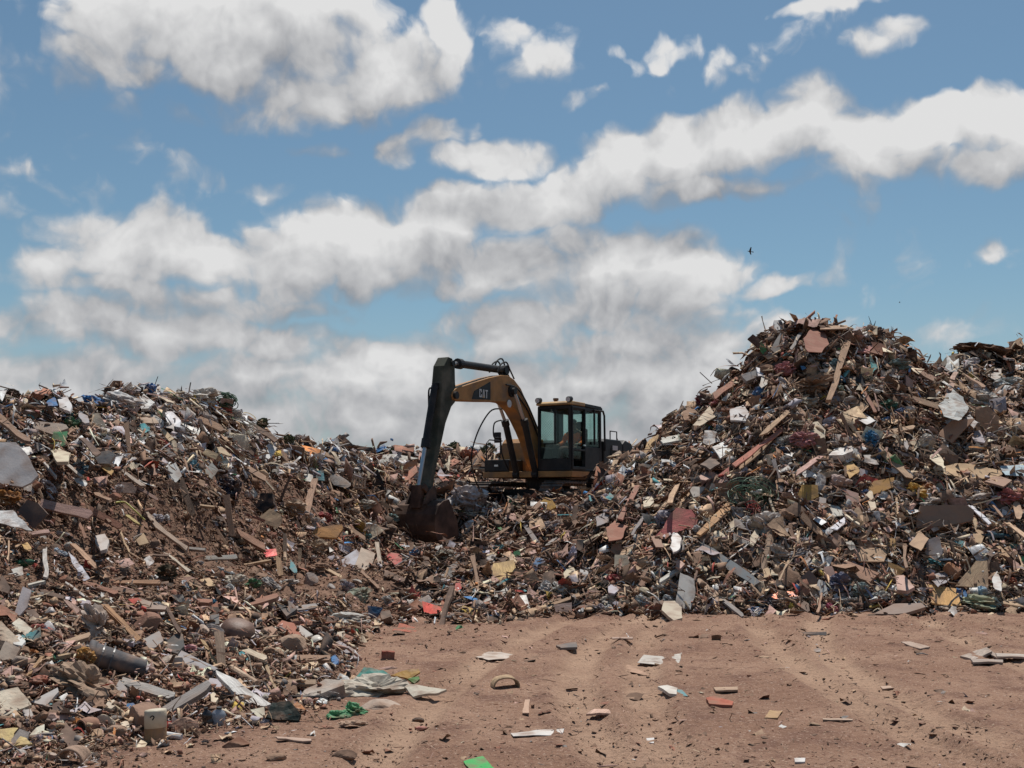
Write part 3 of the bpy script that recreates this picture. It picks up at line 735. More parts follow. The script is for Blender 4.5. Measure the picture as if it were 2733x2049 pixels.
def build_driver():
    V, E_, Rr = [], [], []
    def vert(p, r, prev=None):
        V.append(p); Rr.append(r)
        if prev is not None: E_.append((prev, len(V) - 1))
        return len(V) - 1
    pel = vert((0, 0, .10), (.15, .11)); ch = vert((.02, 0, .36), (.17, .11), pel); sh = vert((.02, 0, .52), (.13, .09), ch)
    nk = vert((.05, 0, .62), .055, sh); hd = vert((.08, 0, .70), (.075, .085), nk); tp = vert((.08, 0, .82), (.07, .085), hd)
    no = vert((.175, 0, .735), .016, hd)
    hands = []
    for s in (-1, 1):
        a = vert((.02, .19 * s, .50), .06, sh); b = vert((.10, .27 * s, .27), .048, a); c = vert((.36, .29 * s, .20), .034, b)
        p = vert((.44, .28 * s, .20), .036, c)
        for k, ln in enumerate((.065, .075, .07, .055)):
            q = vert((.475, (.28 + .024 * (1.5 - k)) * s, .205), .010, p); q2 = vert((.475 + ln * .5, (.28 + .026 * (1.5 - k)) * s, .195), .009, q); vert((.475 + ln * .55, (.28 + .026 * (1.5 - k)) * s, .165), .008, q2)
        t = vert((.43, .245 * s, .19), .011, p); vert((.465, .225 * s, .18), .009, t)
        h = vert((.04, .11 * s, .08), .095, pel); kn = vert((.46, .15 * s, .10), .068, h); an = vert((.52, .14 * s, -.30), .05, kn); vert((.66, .14 * s, -.34), .042, an)
    body = skin_mesh('person', V, E_, Rr, X['skin'])
    body.location = (0, 0, 0)
    V2 = [(0, 0, .12), (.02, 0, .36), (.02, 0, .53)]; E2 = [(0, 1), (1, 2)]; R2 = [(.175, .135), (.195, .135), (.15, .11)]
    for s in (-1, 1):
        n = len(V2); V2 += [(.02, .2 * s, .505), (.10, .275 * s, .27), (.33, .29 * s, .205)]; R2 += [.076, .064, .05]; E2 += [(2, n), (n, n + 1), (n + 1, n + 2)]
    skin_mesh('jacket', V2, E2, R2, X['jacket'], body)
    V3 = [(0, 0, .08)]; E3 = []; R3 = [(.17, .13)]
    for s in (-1, 1):
        n = len(V3); V3 += [(.05, .11 * s, .08), (.46, .15 * s, .10), (.51, .14 * s, -.25)]; R3 += [.11, .082, .066]; E3 += [(0, n), (n, n + 1), (n + 1, n + 2)]
    skin_mesh('trousers', V3, E3, R3, X['trouser'], body)
    bm = bmesh.new(); bmesh.ops.create_icosphere(bm, subdivisions=3, radius=1.0)
    bmesh.ops.delete(bm, geom=[v for v in bm.verts if v.co.z < -.15 or (v.co.x > .72 and v.co.z < .45)], context='VERTS')
    for v in bm.verts: v.co = Vector((.065 + v.co.x * .098, v.co.y * .09, .765 + v.co.z * .105))
    me = bpy.data.meshes.new('hair'); bm.to_mesh(me); bm.free(); me.materials.append(X['hair'])
    o = bpy.data.objects.new('hair', me); COL.objects.link(o); o.parent = body
    for s in (-1, 1):
        MB().tube([(.152, .034 * s, .765), (.164, .034 * s, .765)], .011, 8).build('eye', X['hair'], body)
        MB().tube([(.075, .088 * s, .735), (.085, .099 * s, .775)], .022, 8).build('ear', X['skin'], body)
    MB().box((.158, 0, .685), (.012, .05, .01)).build('mouth', X['trouser'], body)
    Mw = Matrix.Translation(EX_LOC) @ Matrix.Rotation(EX_ROT, 4, 'Z') @ Matrix.Translation((.06, .86, 1.67)) @ Matrix.Scale(1.08, 4)
    body.matrix_world = Mw
    return tag(body, 'person in a bright orange jacket seated at the controls inside the excavator cab', 'person')
build_driver()
# ------------------------------------------------------------------ single pieces of rubbish that the photograph shows
# views of the photograph that the outlines were read in: origin and scale to its 2733 px width
VIEW = {'A': (1040, 930, .34375), 'B': (0, 980, .31646), 'C': (0, 1450, .3612), 'D': (600, 1450, .3612), 'E': (1250, 1250, .31646),
        'F': (1900, 820, .37658), 'G': (1900, 1250, .37658), 'H': (1250, 1600, .67043), 'I': (600, 1130, .31646),
        'J': (1550, 900, .24131), 'K': (2200, 1100, .24129), 'L': (0, 1150, .24131), 'T': (0, 0, 1.23603)}
KX = 1024 / 2733
def px_of(view, x, y):
    ox, oy, s = VIEW[view]
    return (ox + x * s) * KX, (oy + y * s) * KX

THINGS = []     # every single thing with what is needed to word its label
def register(o, pts, desc, cat, noun_kind, landmark=None):
    a = np.array(pts, float)
    THINGS.append(dict(o=o, x=a[:, 0].mean(), y=a[:, 1].mean(), w=np.ptp(a[:, 0]), h=np.ptp(a[:, 1]), desc=desc, cat=cat, kind=noun_kind, landmark=landmark))
    o['category'] = cat; o['kind'] = 'thing'
OUTLINES = []   # covered screen outlines, so that loose scraps do not bury the piece

NAMES = {'P': ('plank', 'plank', 'wood', .012), 'B': ('board', 'board', 'board', .012), 'C': ('cardboard_sheet', 'cardboard', 'card', .03), 'S': ('plastic_sheet', 'plastic sheet', 'film', .05),
         'R': ('rag', 'rag', 'cloth', .06), 'T': ('tile', 'tile', 'stone', .004), 'W': ('plywood_sheet', 'plywood', 'wood', .015), 'K': ('stick', 'stick', 'wood', .01),
         'M': ('sheet_metal', 'sheet metal', 'metal', .02), 'F': ('foam_slab', 'foam slab', 'cloth', .02), 'L': ('plaster_patch', 'plaster patch', 'stone', .01), 'G': ('metal_beam', 'metal beam', 'metal', .004),
         'N': ('stone_slab', 'stone slab', 'stone', .02), 'U': ('wood_beam', 'wood beam', 'wood', .008), 'X': ('broken_cabinet', 'cabinet', 'board', .01)}

def facing(a, e):
    return np.array([math.sin(R(a)) * math.cos(R(e)), -math.cos(R(a)) * math.cos(R(e)), math.sin(R(e))])

def plate_mesh(poly2, thick, wob, seed, curl=0.0):
    """a plate of given outline in its own x, y plane, slightly warped, with real thickness under its face"""
    bm = bmesh.new()
    vs = [bm.verts.new((p[0], p[1], 0)) for p in poly2]
    try: f = bm.faces.new(vs)
    except ValueError: f = None
    if f is None or f.calc_area() < 1e-7:
        bm.free(); return None
    if f.normal.z < 0: f.normal_flip()
    size = max(np.ptp([p[0] for p in poly2]), np.ptp([p[1] for p in poly2]))
    bmesh.ops.triangulate(bm, faces=bm.faces[:])
    for _ in range(2 if size > .12 else 1):
        bmesh.ops.subdivide_edges(bm, edges=[e for e in bm.edges if e.calc_length() > size * .16], cuts=1, use_grid_fill=True)
        bmesh.ops.triangulate(bm, faces=bm.faces[:])
    rr = random.Random(seed); o1, o2 = rr.random() * 50, rr.random() * 50
    co = np.array([v.co[:] for v in bm.verts]) / size
    wv = 1.6 * fbm(co[:, 0] * 2.2 + o1, co[:, 1] * 2.2 + o2, 3)
    for v, q in zip(bm.verts, wv):
        x, y = v.co.x / size, v.co.y / size
        v.co.z += size * wob * float(q)
        v.co.z -= curl * size * (x * x)
        if v.is_boundary:
            v.co.x += size * .018 * (rr.random() - .5); v.co.y += size * .018 * (rr.random() - .5)
    top = bm.faces[:]
    r = bmesh.ops.extrude_face_region(bm, geom=top)
    low = [v for v in r['geom'] if isinstance(v, bmesh.types.BMVert)]
    for v in low: v.co.z -= thick
    bmesh.ops.recalc_face_normals(bm, faces=bm.faces)
    return bm

def plate(kind, view, pts, ae, color, thick, desc, wob=None, curl=0.0, ground=False, far=None, name=None, lm=None, sub=None, mat=None):
    """a flat piece: its outline in a view of the photograph, laid on a plane through the land with the given facing"""
    P2 = [px_of(view, *p) for p in pts]
    nm, cat, mt, w0 = NAMES[kind]
    c = np.mean(P2, axis=0)
    S, N, depth, up = spot(*c)
    if up and not far:      # it would hang over the crest: let it rest there
        dn = max(0, 2 * up - .35 * np.ptp([p[1] for p in P2])); P2 = [(p[0], p[1] + dn) for p in P2]; c = np.mean(P2, axis=0)
    if far: depth = far
    n = np.array([0, 0, 1.0]) if ground else facing(ae[0], ae[1] + (9 if ae[1] >= 44 else 0))
    rays = [pix_dir(*p) for p in P2]
    # through the land under its middle, then far enough out that no corner is buried
    cd = pix_dir(*c); anchor = np.array([0, 0, CAMZ]) + cd / cd[1] * depth
    if ground: anchor = S + np.array([0, 0, .009 + .5 * thick])
    k = [((anchor - [0, 0, CAMZ]) @ n) / (d @ n) * d[1] for d in rays]
    if not ground and not far:
        need = 0.0
        for d, Yk, p in zip(rays, k, P2):
            x, Y, z, ok = SIGHT.hit(p[0], p[1])
            if ok[0] and abs(Y[0] - depth) < 1.5: need = max(need, Yk - Y[0])
        depth -= min(need, .5) + .005 * depth
        anchor = np.array([0, 0, CAMZ]) + cd / cd[1] * depth
        k = [((anchor - [0, 0, CAMZ]) @ n) / (d @ n) * d[1] for d in rays]
    P3 = [Vector(np.array([0, 0, CAMZ]) + d / d[1] * min(max(Yk, depth - 1.2), depth + 1.2)) for d, Yk in zip(rays, k)]
    cen = sum(P3, Vector()) / len(P3)
    e = max(((P3[(i + 1) % len(P3)] - P3[i]) for i in range(len(P3))), key=lambda v: v.length).normalized()
    nz = Vector(n); ex = (e - nz * e.dot(nz)).normalized(); ey = nz.cross(ex)
    poly = [((p - cen).dot(ex), (p - cen).dot(ey)) for p in P3]
    bm = plate_mesh(poly, thick, w0 if wob is None else wob, len(THINGS) * 7 + 3, curl)
    if bm is None: return None
    me = bpy.data.meshes.new(name or nm); bm.to_mesh(me); bm.free()
    me.materials.append(M[mat or mt])
    o = bpy.data.objects.new(name or nm, me); COL.objects.link(o)
    o.matrix_world = Matrix(((ex.x, ey.x, nz.x, cen.x), (ex.y, ey.y, nz.y, cen.y), (ex.z, ey.z, nz.z, cen.z), (0, 0, 0, 1)))
    o.color = (*color, 1)
    register(o, P2, desc, cat, name or nm, lm); OUTLINES.append(np.array(P2))
    return o

def crumple(bm, amp, freq, seed, ridged=True):
    rr = random.Random(seed); ox, oy = rr.random() * 90, rr.random() * 90
    c = np.array([v.co[:] for v in bm.verts])
    a = fbm(c[:, 0] * freq + c[:, 2] * 1.7 * freq + ox, c[:, 1] * freq - c[:, 2] * freq + oy, 3)
    b = fbm(c[:, 1] * freq * 1.3 + ox, c[:, 2] * freq * 1.3 + oy, 3)
    d = a + b
    if ridged: d = .45 - np.abs(d) * 2.6 + 1.1 * fbm(c[:, 0] * freq * .6 + oy, c[:, 2] * freq * .6 - ox, 1)
    for v, q in zip(bm.verts, d): v.co = v.co * (1 + amp * float(q))

def lump(kind, view, x, y, w, h, color, desc, tilt=0.0, name=None, depth=1.0, amp=None, lm=None, far=None, lift=.0, sharp=False):
    """a bag, rag bundle or stone: w x h as seen in the view, tilt in degrees in the picture"""
    nm, cat, mt, am, fr, ridged, lvl = {'bag': ('plastic_bag', 'plastic bag', 'film', .42, 1.5, True, 4), 'stone': ('stone', 'stone', 'stone', .20, 1.1, False, 3),
        'bundle': ('rag_bundle', 'rag bundle', 'cloth', .45, 1.8, True, 4), 'chunk': ('rubble_chunk', 'rubble', 'stone', .14, .9, False, 3), 'foam': ('foam_lump', 'foam lump', 'cloth', .22, 1.5, False, 3)}[kind]
    nm = name or nm
    px_, py_ = px_of(view, x, y); s = VIEW[view][2] * KX
    S, N, D, up = spot(px_, py_)
    if far: D = far
    elif up: py_ += max(0, 2 * up - .3 * h * s)
    sc = D / F
    bm = bmesh.new(); bmesh.ops.create_icosphere(bm, subdivisions=lvl, radius=1.0)
    seed = len(THINGS) * 13 + 5; rr = random.Random(seed)
    crumple(bm, am if amp is None else amp, fr, seed, ridged)
    if kind in ('stone', 'chunk'):       # break it along flat faces
        for _ in range(7 if kind == 'stone' else 10):
            q = Vector((rr.gauss(0, 1), rr.gauss(0, 1), rr.gauss(0, 1))).normalized(); cut = rr.uniform(.55, .85)
            for v in bm.verts:
                t = v.co.dot(q) - cut
                if t > 0: v.co -= q * t
    for v in bm.verts: v.co = Vector((v.co.x * w * s * sc / 2, v.co.y * (w + h) / 2 * s * sc / 2 * depth, v.co.z * h * s * sc / 2))
    me = bpy.data.meshes.new(nm); bm.to_mesh(me); bm.free(); me.materials.append(M[mt])
    for p in me.polygons: p.use_smooth = kind == 'foam'
    o = bpy.data.objects.new(nm, me); COL.objects.link(o)
    d = pix_dir(px_, py_); c = np.array([0, 0, CAMZ]) + d / d[1] * (D - (.25 * h * s * sc * depth + .003 * D) - lift)
    o.matrix_world = Matrix.Translation(c) @ Matrix.Rotation(R(-tilt), 4, 'Y')
    o.color = (*color, 1)
    hw, hh = w * s / 2, h * s / 2
    ring = [(px_ + hw * math.cos(q), py_ + hh * math.sin(q)) for q in np.linspace(0, 6.28, 10)[:-1]]
    register(o, ring, desc, cat, nm, lm); OUTLINES.append((np.array(ring) - [px_, py_]) * .85 + [px_, py_])
    return o

def strand(name, cat, view, path, r_px, color, desc, mat='plastic', taper=None, lift=.06, n=9, lm=None, sm=True):
    """a tube, rope or rod along a path seen in a view"""
    P2 = [px_of(view, *p) for p in path]
    P3 = []
    for p in P2:
        S, N, D, up = spot(*p)
        d = pix_dir(*p); P3.append(np.array([0, 0, CAMZ]) + d / d[1] * (D - lift))
    D = np.mean([p[1] for p in P3]); s = VIEW[view][2] * KX
    # straighten in depth: the far/near run of a rod is a straight line
    if not sm:
        t = np.linspace(0, 1, len(P3)); ys = np.array([p[1] for p in P3]); a, b = np.polyfit(t, ys, 1) if len(P3) > 1 else (0, ys[0])
        for i, p in enumerate(P2):
            d = pix_dir(*p); P3[i] = np.array([0, 0, CAMZ]) + d / d[1] * (a * t[i] + b - lift)
    r = r_px * s * D / F
    pts = smooth_path(P3) if sm else P3
    rs = r if taper is None else [r * (1 + (taper - 1) * k / (len(pts) - 1)) for k in range(len(pts))]
    c = np.mean(P3, axis=0)
    o = MB().tube([Vector(p) - Vector(c) for p in pts], rs, n).build(name, M[mat], smooth=False)
    o.location = c; o.color = (*color, 1)
    register(o, P2, desc, cat, name, lm)
    return o

# ---- flat pieces: (kind, view, outline, (turn, tilt), colour, thickness in m, wording)
W_, G_ = (.64, .62, .59), (.42, .39, .37)
PLATES = [
 ('B','L',[(-30,130),(170,130),(300,250),(360,390),(425,490),(340,570),(240,615),(-30,580)],(8,36),(.46,.43,.42),.03,'large pale grey board half sunk in earth'),
 ('B','C',[(100,530),(170,320),(230,345),(200,470),(150,530)],(10,42),(.42,.37,.37),.02,'lilac grey slab of board'),
 ('T','C',[(-30,570),(10,575),(165,740),(80,770),(-30,700)],(10,50),(.48,.39,.30),.02,'beige tile strip'),
 ('T','C',[(90,590),(140,550),(240,630),(190,685)],(0,60),(.58,.53,.43),.03,'cream tile piece'),
 ('T','C',[(-30,1100),(130,1060),(235,1190),(20,1280),(-30,1285)],(5,58),(.54,.47,.37),.025,'large cream floor tile'),
 ('B','C',[(225,1170),(425,1065),(432,1095),(340,1200)],(-10,55),(.46,.42,.39),.02,'grey shard of board'),
 ('F','C',[(-30,1370),(150,1365),(205,1450),(240,1480),(90,1500),(50,1460),(-30,1420)],(0,55),(.60,.46,.22),.07,'yellow foam slab with a curled edge'),
 ('T','C',[(215,1420),(270,1360),(330,1335),(325,1400)],(10,60),(.62,.59,.48),.02,'pale shard of tile'),
 ('P','D',[(-70,940),(0,970),(90,1010),(190,1090),(345,1185),(300,1202),(200,1190),(90,1110),(-40,1000)],(15,52),(.64,.61,.57),.04,'long white painted plank'),
 ('B','C',[(1290,860),(1340,790),(1620,930),(1560,962)],(10,52),(.36,.34,.34),.03,'slate grey strip of board'),
 ('U','C',[(745,450),(800,450),(1045,700),(1005,722)],(5,48),(.42,.24,.13),.05,'orange brown timber'),
 ('P','C',[(520,0),(560,5),(805,250),(775,265)],(5,48),(.50,.31,.20),.03,'long tan lath'),
 ('S','C',[(500,30),(560,90),(620,190),(668,268),(620,285),(565,190),(520,90)],(15,50),(.66,.65,.70),.006,'white sheet hanging limp'),
 ('P','C',[(1205,60),(1250,80),(1445,228),(1400,218)],(5,50),(.56,.48,.38),.025,'pale split lath'),
 ('W','C',[(1580,650),(1652,650),(1672,920),(1608,900)],(10,36),(.40,.28,.20),.02,'upright tan panel'),
 ('K','C',[(1478,708),(1512,720),(1612,890),(1588,902)],(5,46),(.46,.31,.17),.02,'short tan stick'),
 ('W','C',[(470,420),(500,418),(603,490),(562,522)],(0,48),(.40,.26,.21),.03,'pinkish brown wood chip'),
 ('K','C',[(188,980),(230,960),(327,832),(298,838)],(0,48),(.46,.28,.15),.03,'tan stick leaning up'),
 ('B','L',[(195,885),(300,760),(420,800),(525,920),(372,1085),(328,1040)],(0,12),(.085,.065,.060),.04,'dark brown square panel'),
 ('R','L',[(-30,880),(150,888),(205,960),(345,1062),(130,1055),(-30,1005)],(0,50),(.62,.60,.58),.01,'white tarpaulin scrap'),
 ('P','L',[(698,350),(750,356),(925,500),(885,505)],(10,48),(.48,.42,.36),.03,'pale edged plank'),
 ('C','L',[(1340,560),(1460,578),(1512,640),(1490,692),(1340,682)],(10,26),(.30,.21,.17),.02,'pinkish cardboard panel'),
 ('P','L',[(1300,405),(1355,418),(1610,602),(1550,606)],(10,46),(.42,.34,.28),.03,'weathered grey plank'),
 ('P','L',[(1578,855),(1622,868),(1765,1040),(2080,1290),(2060,1330),(1715,1062)],(8,46),(.40,.30,.23),.04,'very long bent plank'),
 ('P','L',[(858,1000),(892,1010),(965,1180),(928,1192)],(8,44),(.34,.19,.13),.03,'red brown lath'),
 ('K','L',[(1378,925),(1432,928),(1565,1042),(1500,1015)],(8,46),(.50,.40,.17),.02,'yellowish stick'),
 ('U','B',[(205,450),(380,462),(560,480),(575,512),(440,562),(300,515)],(0,46),(.33,.26,.21),.08,'broken grey timber block'),
 ('M','B',[(1368,368),(1450,368),(1525,450),(1522,502),(1418,472)],(0,52),(.62,.62,.64),.01,'white sheet metal panel'),
 ('P','B',[(1335,520),(1372,508),(1465,600),(1430,625)],(5,50),(.54,.41,.26),.03,'pale pine lath'),
 ('C','B',[(1158,430),(1300,418),(1342,470),(1220,474)],(0,54),(.44,.33,.25),.015,'tan cardboard flap'),
 ('C','B',[(1745,682),(1870,676),(1955,752),(1905,745)],(0,52),(.50,.39,.26),.015,'flattened carton'),
 ('C','B',[(1700,730),(1742,690),(1842,732),(1820,778)],(0,35),(.46,.35,.22),.015,'folded carton side'),
 ('F','I',[(258,700),(300,588),(400,588),(412,680),(310,752)],(-10,20),(.028,.031,.034),.10,'black cushion stood on edge'),
 ('W','I',[(690,952),(780,878),(990,850),(1000,880),(942,962)],(0,40),(.52,.27,.11),.05,'orange wood panel with dark knots'),
 ('M','I',[(318,1064),(430,1058),(444,1110),(345,1128)],(0,52),(.52,.075,.075),.01,'bright red metal flap'),
 ('P','I',[(490,930),(520,930),(526,1180),(494,1186)],(5,25),(.40,.28,.19),.04,'upright weathered stake'),
 ('P','I',[(618,1050),(646,1050),(642,1182),(618,1182)],(5,28),(.44,.31,.20),.04,'short upright stake'),
 ('B','I',[(1000,1242),(985,1140),(1110,1064),(1140,1092),(1082,1232)],(-25,46),(.54,.52,.55),.02,'lilac white face of broken board'),
 ('C','I',[(1090,1232),(1148,1050),(1270,1100),(1242,1200),(1160,1250)],(15,48),(.54,.43,.34),.02,'beige torn cardboard'),
 ('P','I',[(1268,1000),(1300,1000),(1328,1200),(1296,1204)],(10,45),(.56,.45,.35),.03,'pale stake leaning on cardboard'),
 ('B','I',[(1488,340),(1622,310),(1622,430),(1540,502),(1478,470)],(0,18),(.38,.15,.065),.04,'rust orange board behind the excavator stick'),
 ('P','I',[(1308,610),(1612,350),(1625,402),(1372,632)],(0,46),(.50,.22,.15),.04,'long pink red plank'),
 ('P','I',[(1778,415),(1812,415),(1945,532),(1905,556),(1830,480)],(0,46),(.48,.20,.14),.04,'pink red curved plank'),
 ('P','I',[(1398,668),(1562,668),(1562,698),(1398,694)],(0,50),(.56,.49,.38),.03,'cream lath lying level'),
 ('K','I',[(1200,818),(1236,813),(1252,918),(1232,920)],(0,48),(.58,.50,.38),.02,'cream stick on end'),
 ('P','I',[(98,885),(335,1010),(345,1075),(130,952)],(8,44),(.30,.16,.105),.05,'dark red brown plank'),
 ('W','I',[(430,1108),(472,1140),(494,1282),(443,1284)],(8,40),(.50,.32,.19),.02,'tan splintered panel'),
 ('R','I',[(915,150),(970,108),(1010,125),(1080,180),(1240,200),(1268,232),(1180,225),(1000,215)],(0,40),(.018,.018,.020),.03,'black tarpaulin slumped over the ridge'),
 ('W','I',[(738,185),(872,250),(905,292),(790,252)],(0,45),(.32,.21,.13),.03,'brown panel with a pale edge'),
 ('S','I',[(1235,300),(1280,270),(1400,255),(1640,282),(1500,312),(1300,345)],(0,45),(.52,.49,.43),.01,'wide off white plastic sheet'),
 ('B','I',[(668,408),(742,440),(742,492),(680,484)],(0,48),(.62,.59,.53),.04,'white broken board'),
 ('S','I',[(768,398),(832,398),(842,482),(772,478)],(0,42),(.05,.21,.25),.02,'teal plastic scrap'),
 ('W','E',[(1580,572),(1650,490),(1700,380),(1762,328),(1885,350),(1935,430),(1922,492)],(10,42),(.38,.11,.10),.02,'torn red board'),
 ('P','E',[(1918,552),(2212,250),(2245,318),(1960,568)],(5,50),(.50,.29,.15),.04,'long tan plank on the slope'),
 ('W','E',[(190,862),(215,800),(382,768),(418,920),(290,942),(215,1000)],(0,46),(.60,.41,.19),.02,'splintered yellow plywood'),
 ('F','E',[(588,312),(650,240),(705,258),(742,322),(690,352)],(0,40),(.56,.34,.11),.06,'mustard foam piece'),
 ('B','E',[(1738,1182),(1790,880),(1900,930),(1918,1050),(1872,1192)],(0,38),(.54,.51,.47),.02,'pale board standing on end'),
 ('P','E',[(1910,928),(1962,928),(2216,1142),(2185,1172),(2120,1152)],(8,48),(.50,.35,.25),.04,'bent tan plank'),
 ('T','E',[(1628,792),(1692,678),(1692,772),(1660,802)],(0,45),(.62,.59,.46),.01,'leaf shaped cream shard'),
 ('P','E',[(690,1140),(930,1048),(944,1076),(720,1148)],(0,50),(.38,.25,.16),.04,'brown lath near the yard edge'),
 ('B','E',[(720,1150),(872,1130),(872,1222),(738,1212)],(0,32),(.42,.29,.24),.02,'pinkish board at the yard edge'),
 ('K','E',[(798,104),(832,110),(1065,272),(1038,278)],(0,45),(.50,.44,.36),.03,'pale stick slanting under the cab'),
 ('U','F',[(800,650),(958,200),(998,208),(850,655)],(8,45),(.37,.235,.15),.07,'tall straight brown pole of timber'),
 ('P','F',[(146,1112),(500,840),(510,865),(172,1128)],(5,48),(.46,.17,.12),.03,'long brick red plank'),
 ('P','F',[(330,905),(530,728),(562,738),(400,885)],(5,48),(.44,.29,.18),.03,'tan plank over a red one'),
 ('P','F',[(118,1212),(240,1090),(455,895),(470,905),(150,1215)],(5,44),(.40,.26,.16),.03,'thin brown plank under a red one'),
 ('B','F',[(255,175),(290,143),(384,215),(350,252)],(0,16),(.10,.055,.04),.06,'dark brown slab jutting over the skyline'),
 ('B','F',[(440,93),(492,88),(512,150),(445,168)],(0,40),(.60,.58,.56),.15,'white box end on the summit'),
 ('B','F',[(203,480),(330,438),(362,480),(245,522)],(-10,35),(.38,.35,.33),.10,'grey block with a white end'),
 ('B','F',[(314,424),(370,440),(362,482),(328,486)],(15,50),(.66,.65,.68),.03,'white card flap'),
 ('B','F',[(3,990),(100,948),(152,1000),(58,1068)],(0,60),(.66,.65,.62),.03,'clean white square panel'),
 ('C','F',[(418,590),(490,538),(503,610),(430,642)],(0,34),(.46,.30,.20),.02,'brown cardboard flap'),
 ('B','F',[(508,610),(542,620),(560,648),(642,652),(640,664),(520,662)],(0,55),(.64,.63,.59),.03,'white angled trim'),
 ('X','F',[(828,1046),(870,1000),(990,983),(1002,1020),(930,1046)],(0,62),(.66,.62,.58),.12,'white cabinet lid'),
 ('X','F',[(938,1000),(1000,990),(1042,1012),(1050,1060),(960,1102),(930,1080)],(25,35),(.54,.52,.49),.10,'off white cabinet side'),
 ('B','F',[(1000,768),(1080,748),(1162,800),(1100,832),(1040,800)],(0,58),(.66,.64,.62),.01,'white sheet of card with a folded corner'),
 ('S','F',[(788,740),(840,718),(852,760),(800,778)],(0,48),(.62,.13,.085),.03,'salmon red plastic piece'),
 ('P','F',[(1018,310),(1100,275),(1200,250),(1222,270),(1110,322)],(0,50),(.46,.21,.19),.03,'rose pink plank'),
 ('C','F',[(1598,902),(1700,800),(1862,788),(1700,962)],(-10,38),(.38,.23,.155),.03,'open brown carton flap'),
 ('C','F',[(1868,722),(1960,700),(2037,780),(2032,880),(1950,905),(1880,882)],(0,24),(.33,.195,.12),.03,'brown carton with a scuffed face'),
 ('C','K',[(1208,732),(1340,590),(1450,572),(1560,580),(1960,650),(1975,690),(1900,722),(1500,712),(1320,690)],(0,52),(.54,.37,.22),.02,'long arched sheet of tan cardboard'),
 ('S','K',[(1945,590),(2215,588),(2215,694),(2000,702)],(0,52),(.46,.58,.64),.01,'pale blue plastic film'),
 ('B','F',[(1622,402),(1660,350),(1740,328),(1812,318),(1842,345),(1740,385),(1640,417)],(0,35),(.33,.28,.22),.10,'curved grey brown hull shaped piece'),
 ('P','F',[(2082,322),(2112,268),(2108,244),(2150,240),(2164,262),(2112,324)],(0,25),(.36,.21,.15),.05,'forked plank against the sky'),
 ('R','F',[(1118,338),(1172,398),(1178,425),(1150,452),(1120,505),(1108,470),(1132,420)],(0,38),(.12,.34,.34),.02,'turquoise cloth strip'),
 ('G','G',[(-60,530),(10,560),(342,800),(300,832),(-10,642),(-75,600)],(-30,40),(.24,.255,.26),.22,'long grey metal beam with ribs'),
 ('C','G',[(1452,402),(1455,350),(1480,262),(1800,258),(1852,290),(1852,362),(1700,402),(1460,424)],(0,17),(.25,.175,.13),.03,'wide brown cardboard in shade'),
 ('B','G',[(1815,258),(1850,262),(1985,388),(1958,394)],(10,55),(.66,.66,.70),.02,'narrow white board'),
 ('C','G',[(748,532),(880,453),(948,500),(932,572)],(-5,36),(.36,.235,.175),.03,'brown cardboard corner'),
 ('C','G',[(948,560),(1255,570),(1220,662),(1048,652)],(0,48),(.46,.31,.20),.02,'tan cardboard lying level'),
 ('U','G',[(880,722),(940,648),(1185,742),(1120,802)],(0,46),(.35,.20,.135),.10,'brown boxed beam'),
 ('B','G',[(558,832),(690,718),(765,800),(700,842)],(0,18),(.17,.12,.10),.03,'dark triangular board'),
 ('W','G',[(1533,820),(1740,850),(1772,987),(1558,952)],(0,48),(.62,.36,.145),.025,'clean orange tan plywood square'),
 ('W','G',[(1728,832),(1870,658),(1952,658),(1962,852)],(10,38),(.46,.32,.20),.02,'tan triangular panel'),
 ('P','G',[(1998,560),(2040,548),(2205,720),(2160,752)],(8,48),(.50,.33,.20),.03,'wide tan plank leaning down'),
 ('W','G',[(2030,952),(2190,898),(2240,898),(2240,985)],(0,56),(.52,.36,.23),.02,'tan panel at the frame edge'),
 ('B','G',[(1150,1032),(1290,960),(1480,953),(1512,982),(1330,1034)],(0,55),(.29,.21,.17),.05,'grey brown flat slab at the yard edge'),
 ('C','G',[(1108,205),(1112,130),(1150,88),(1292,58),(1302,122)],(-5,42),(.42,.23,.08),.03,'golden brown crushed carton'),
 ('C','G',[(598,212),(640,113),(750,120),(757,200),(690,227)],(0,32),(.42,.25,.075),.03,'mustard cardboard flap'),
 ('B','G',[(788,300),(800,248),(900,268),(948,330),(850,342)],(0,50),(.50,.47,.41),.02,'pale grey panel'),
 ('B','G',[(828,424),(900,372),(948,338),(942,392),(890,434)],(0,58),(.64,.62,.66),.02,'white pointed shard'),
 ('M','G',[(408,905),(490,868),(602,880),(606,908),(450,924)],(0,52),(.40,.12,.06),.02,'rusty red metal flap'),
 ('N','D',[(540,1150),(590,1078),(740,1005),(870,1014),(885,1042),(662,1122)],(-15,64),(.42,.36,.31),.12,'broken concrete block'),
 ('S','D',[(1330,1062),(1360,1040),(1640,1082),(1560,1120),(1390,1132)],(0,66),(.58,.52,.42),.02,'dusty cream sack tail'),
 ('S','D',[(968,992),(1030,918),(1110,930),(1172,940),(1214,970),(1180,1002)],(0,46),(.07,.30,.25),.015,'sea green plastic sheet'),
 ('S','D',[(1228,975),(1340,938),(1432,922),(1444,948),(1362,1002)],(0,48),(.46,.25,.05),.015,'amber plastic wrapper'),
 ('S','D',[(1352,1002),(1432,980),(1440,1000),(1402,1034)],(0,48),(.10,.26,.06),.02,'leaf green plastic scrap'),
 ('S','D',[(296,1284),(350,1180),(480,1168),(562,1262),(540,1304),(400,1310)],(0,42),(.020,.034,.030),.03,'blackish green plastic sack'),
 ('B','D',[(188,1232),(290,1208),(302,1302),(270,1304)],(0,50),(.62,.57,.44),.02,'cream card wedge'),
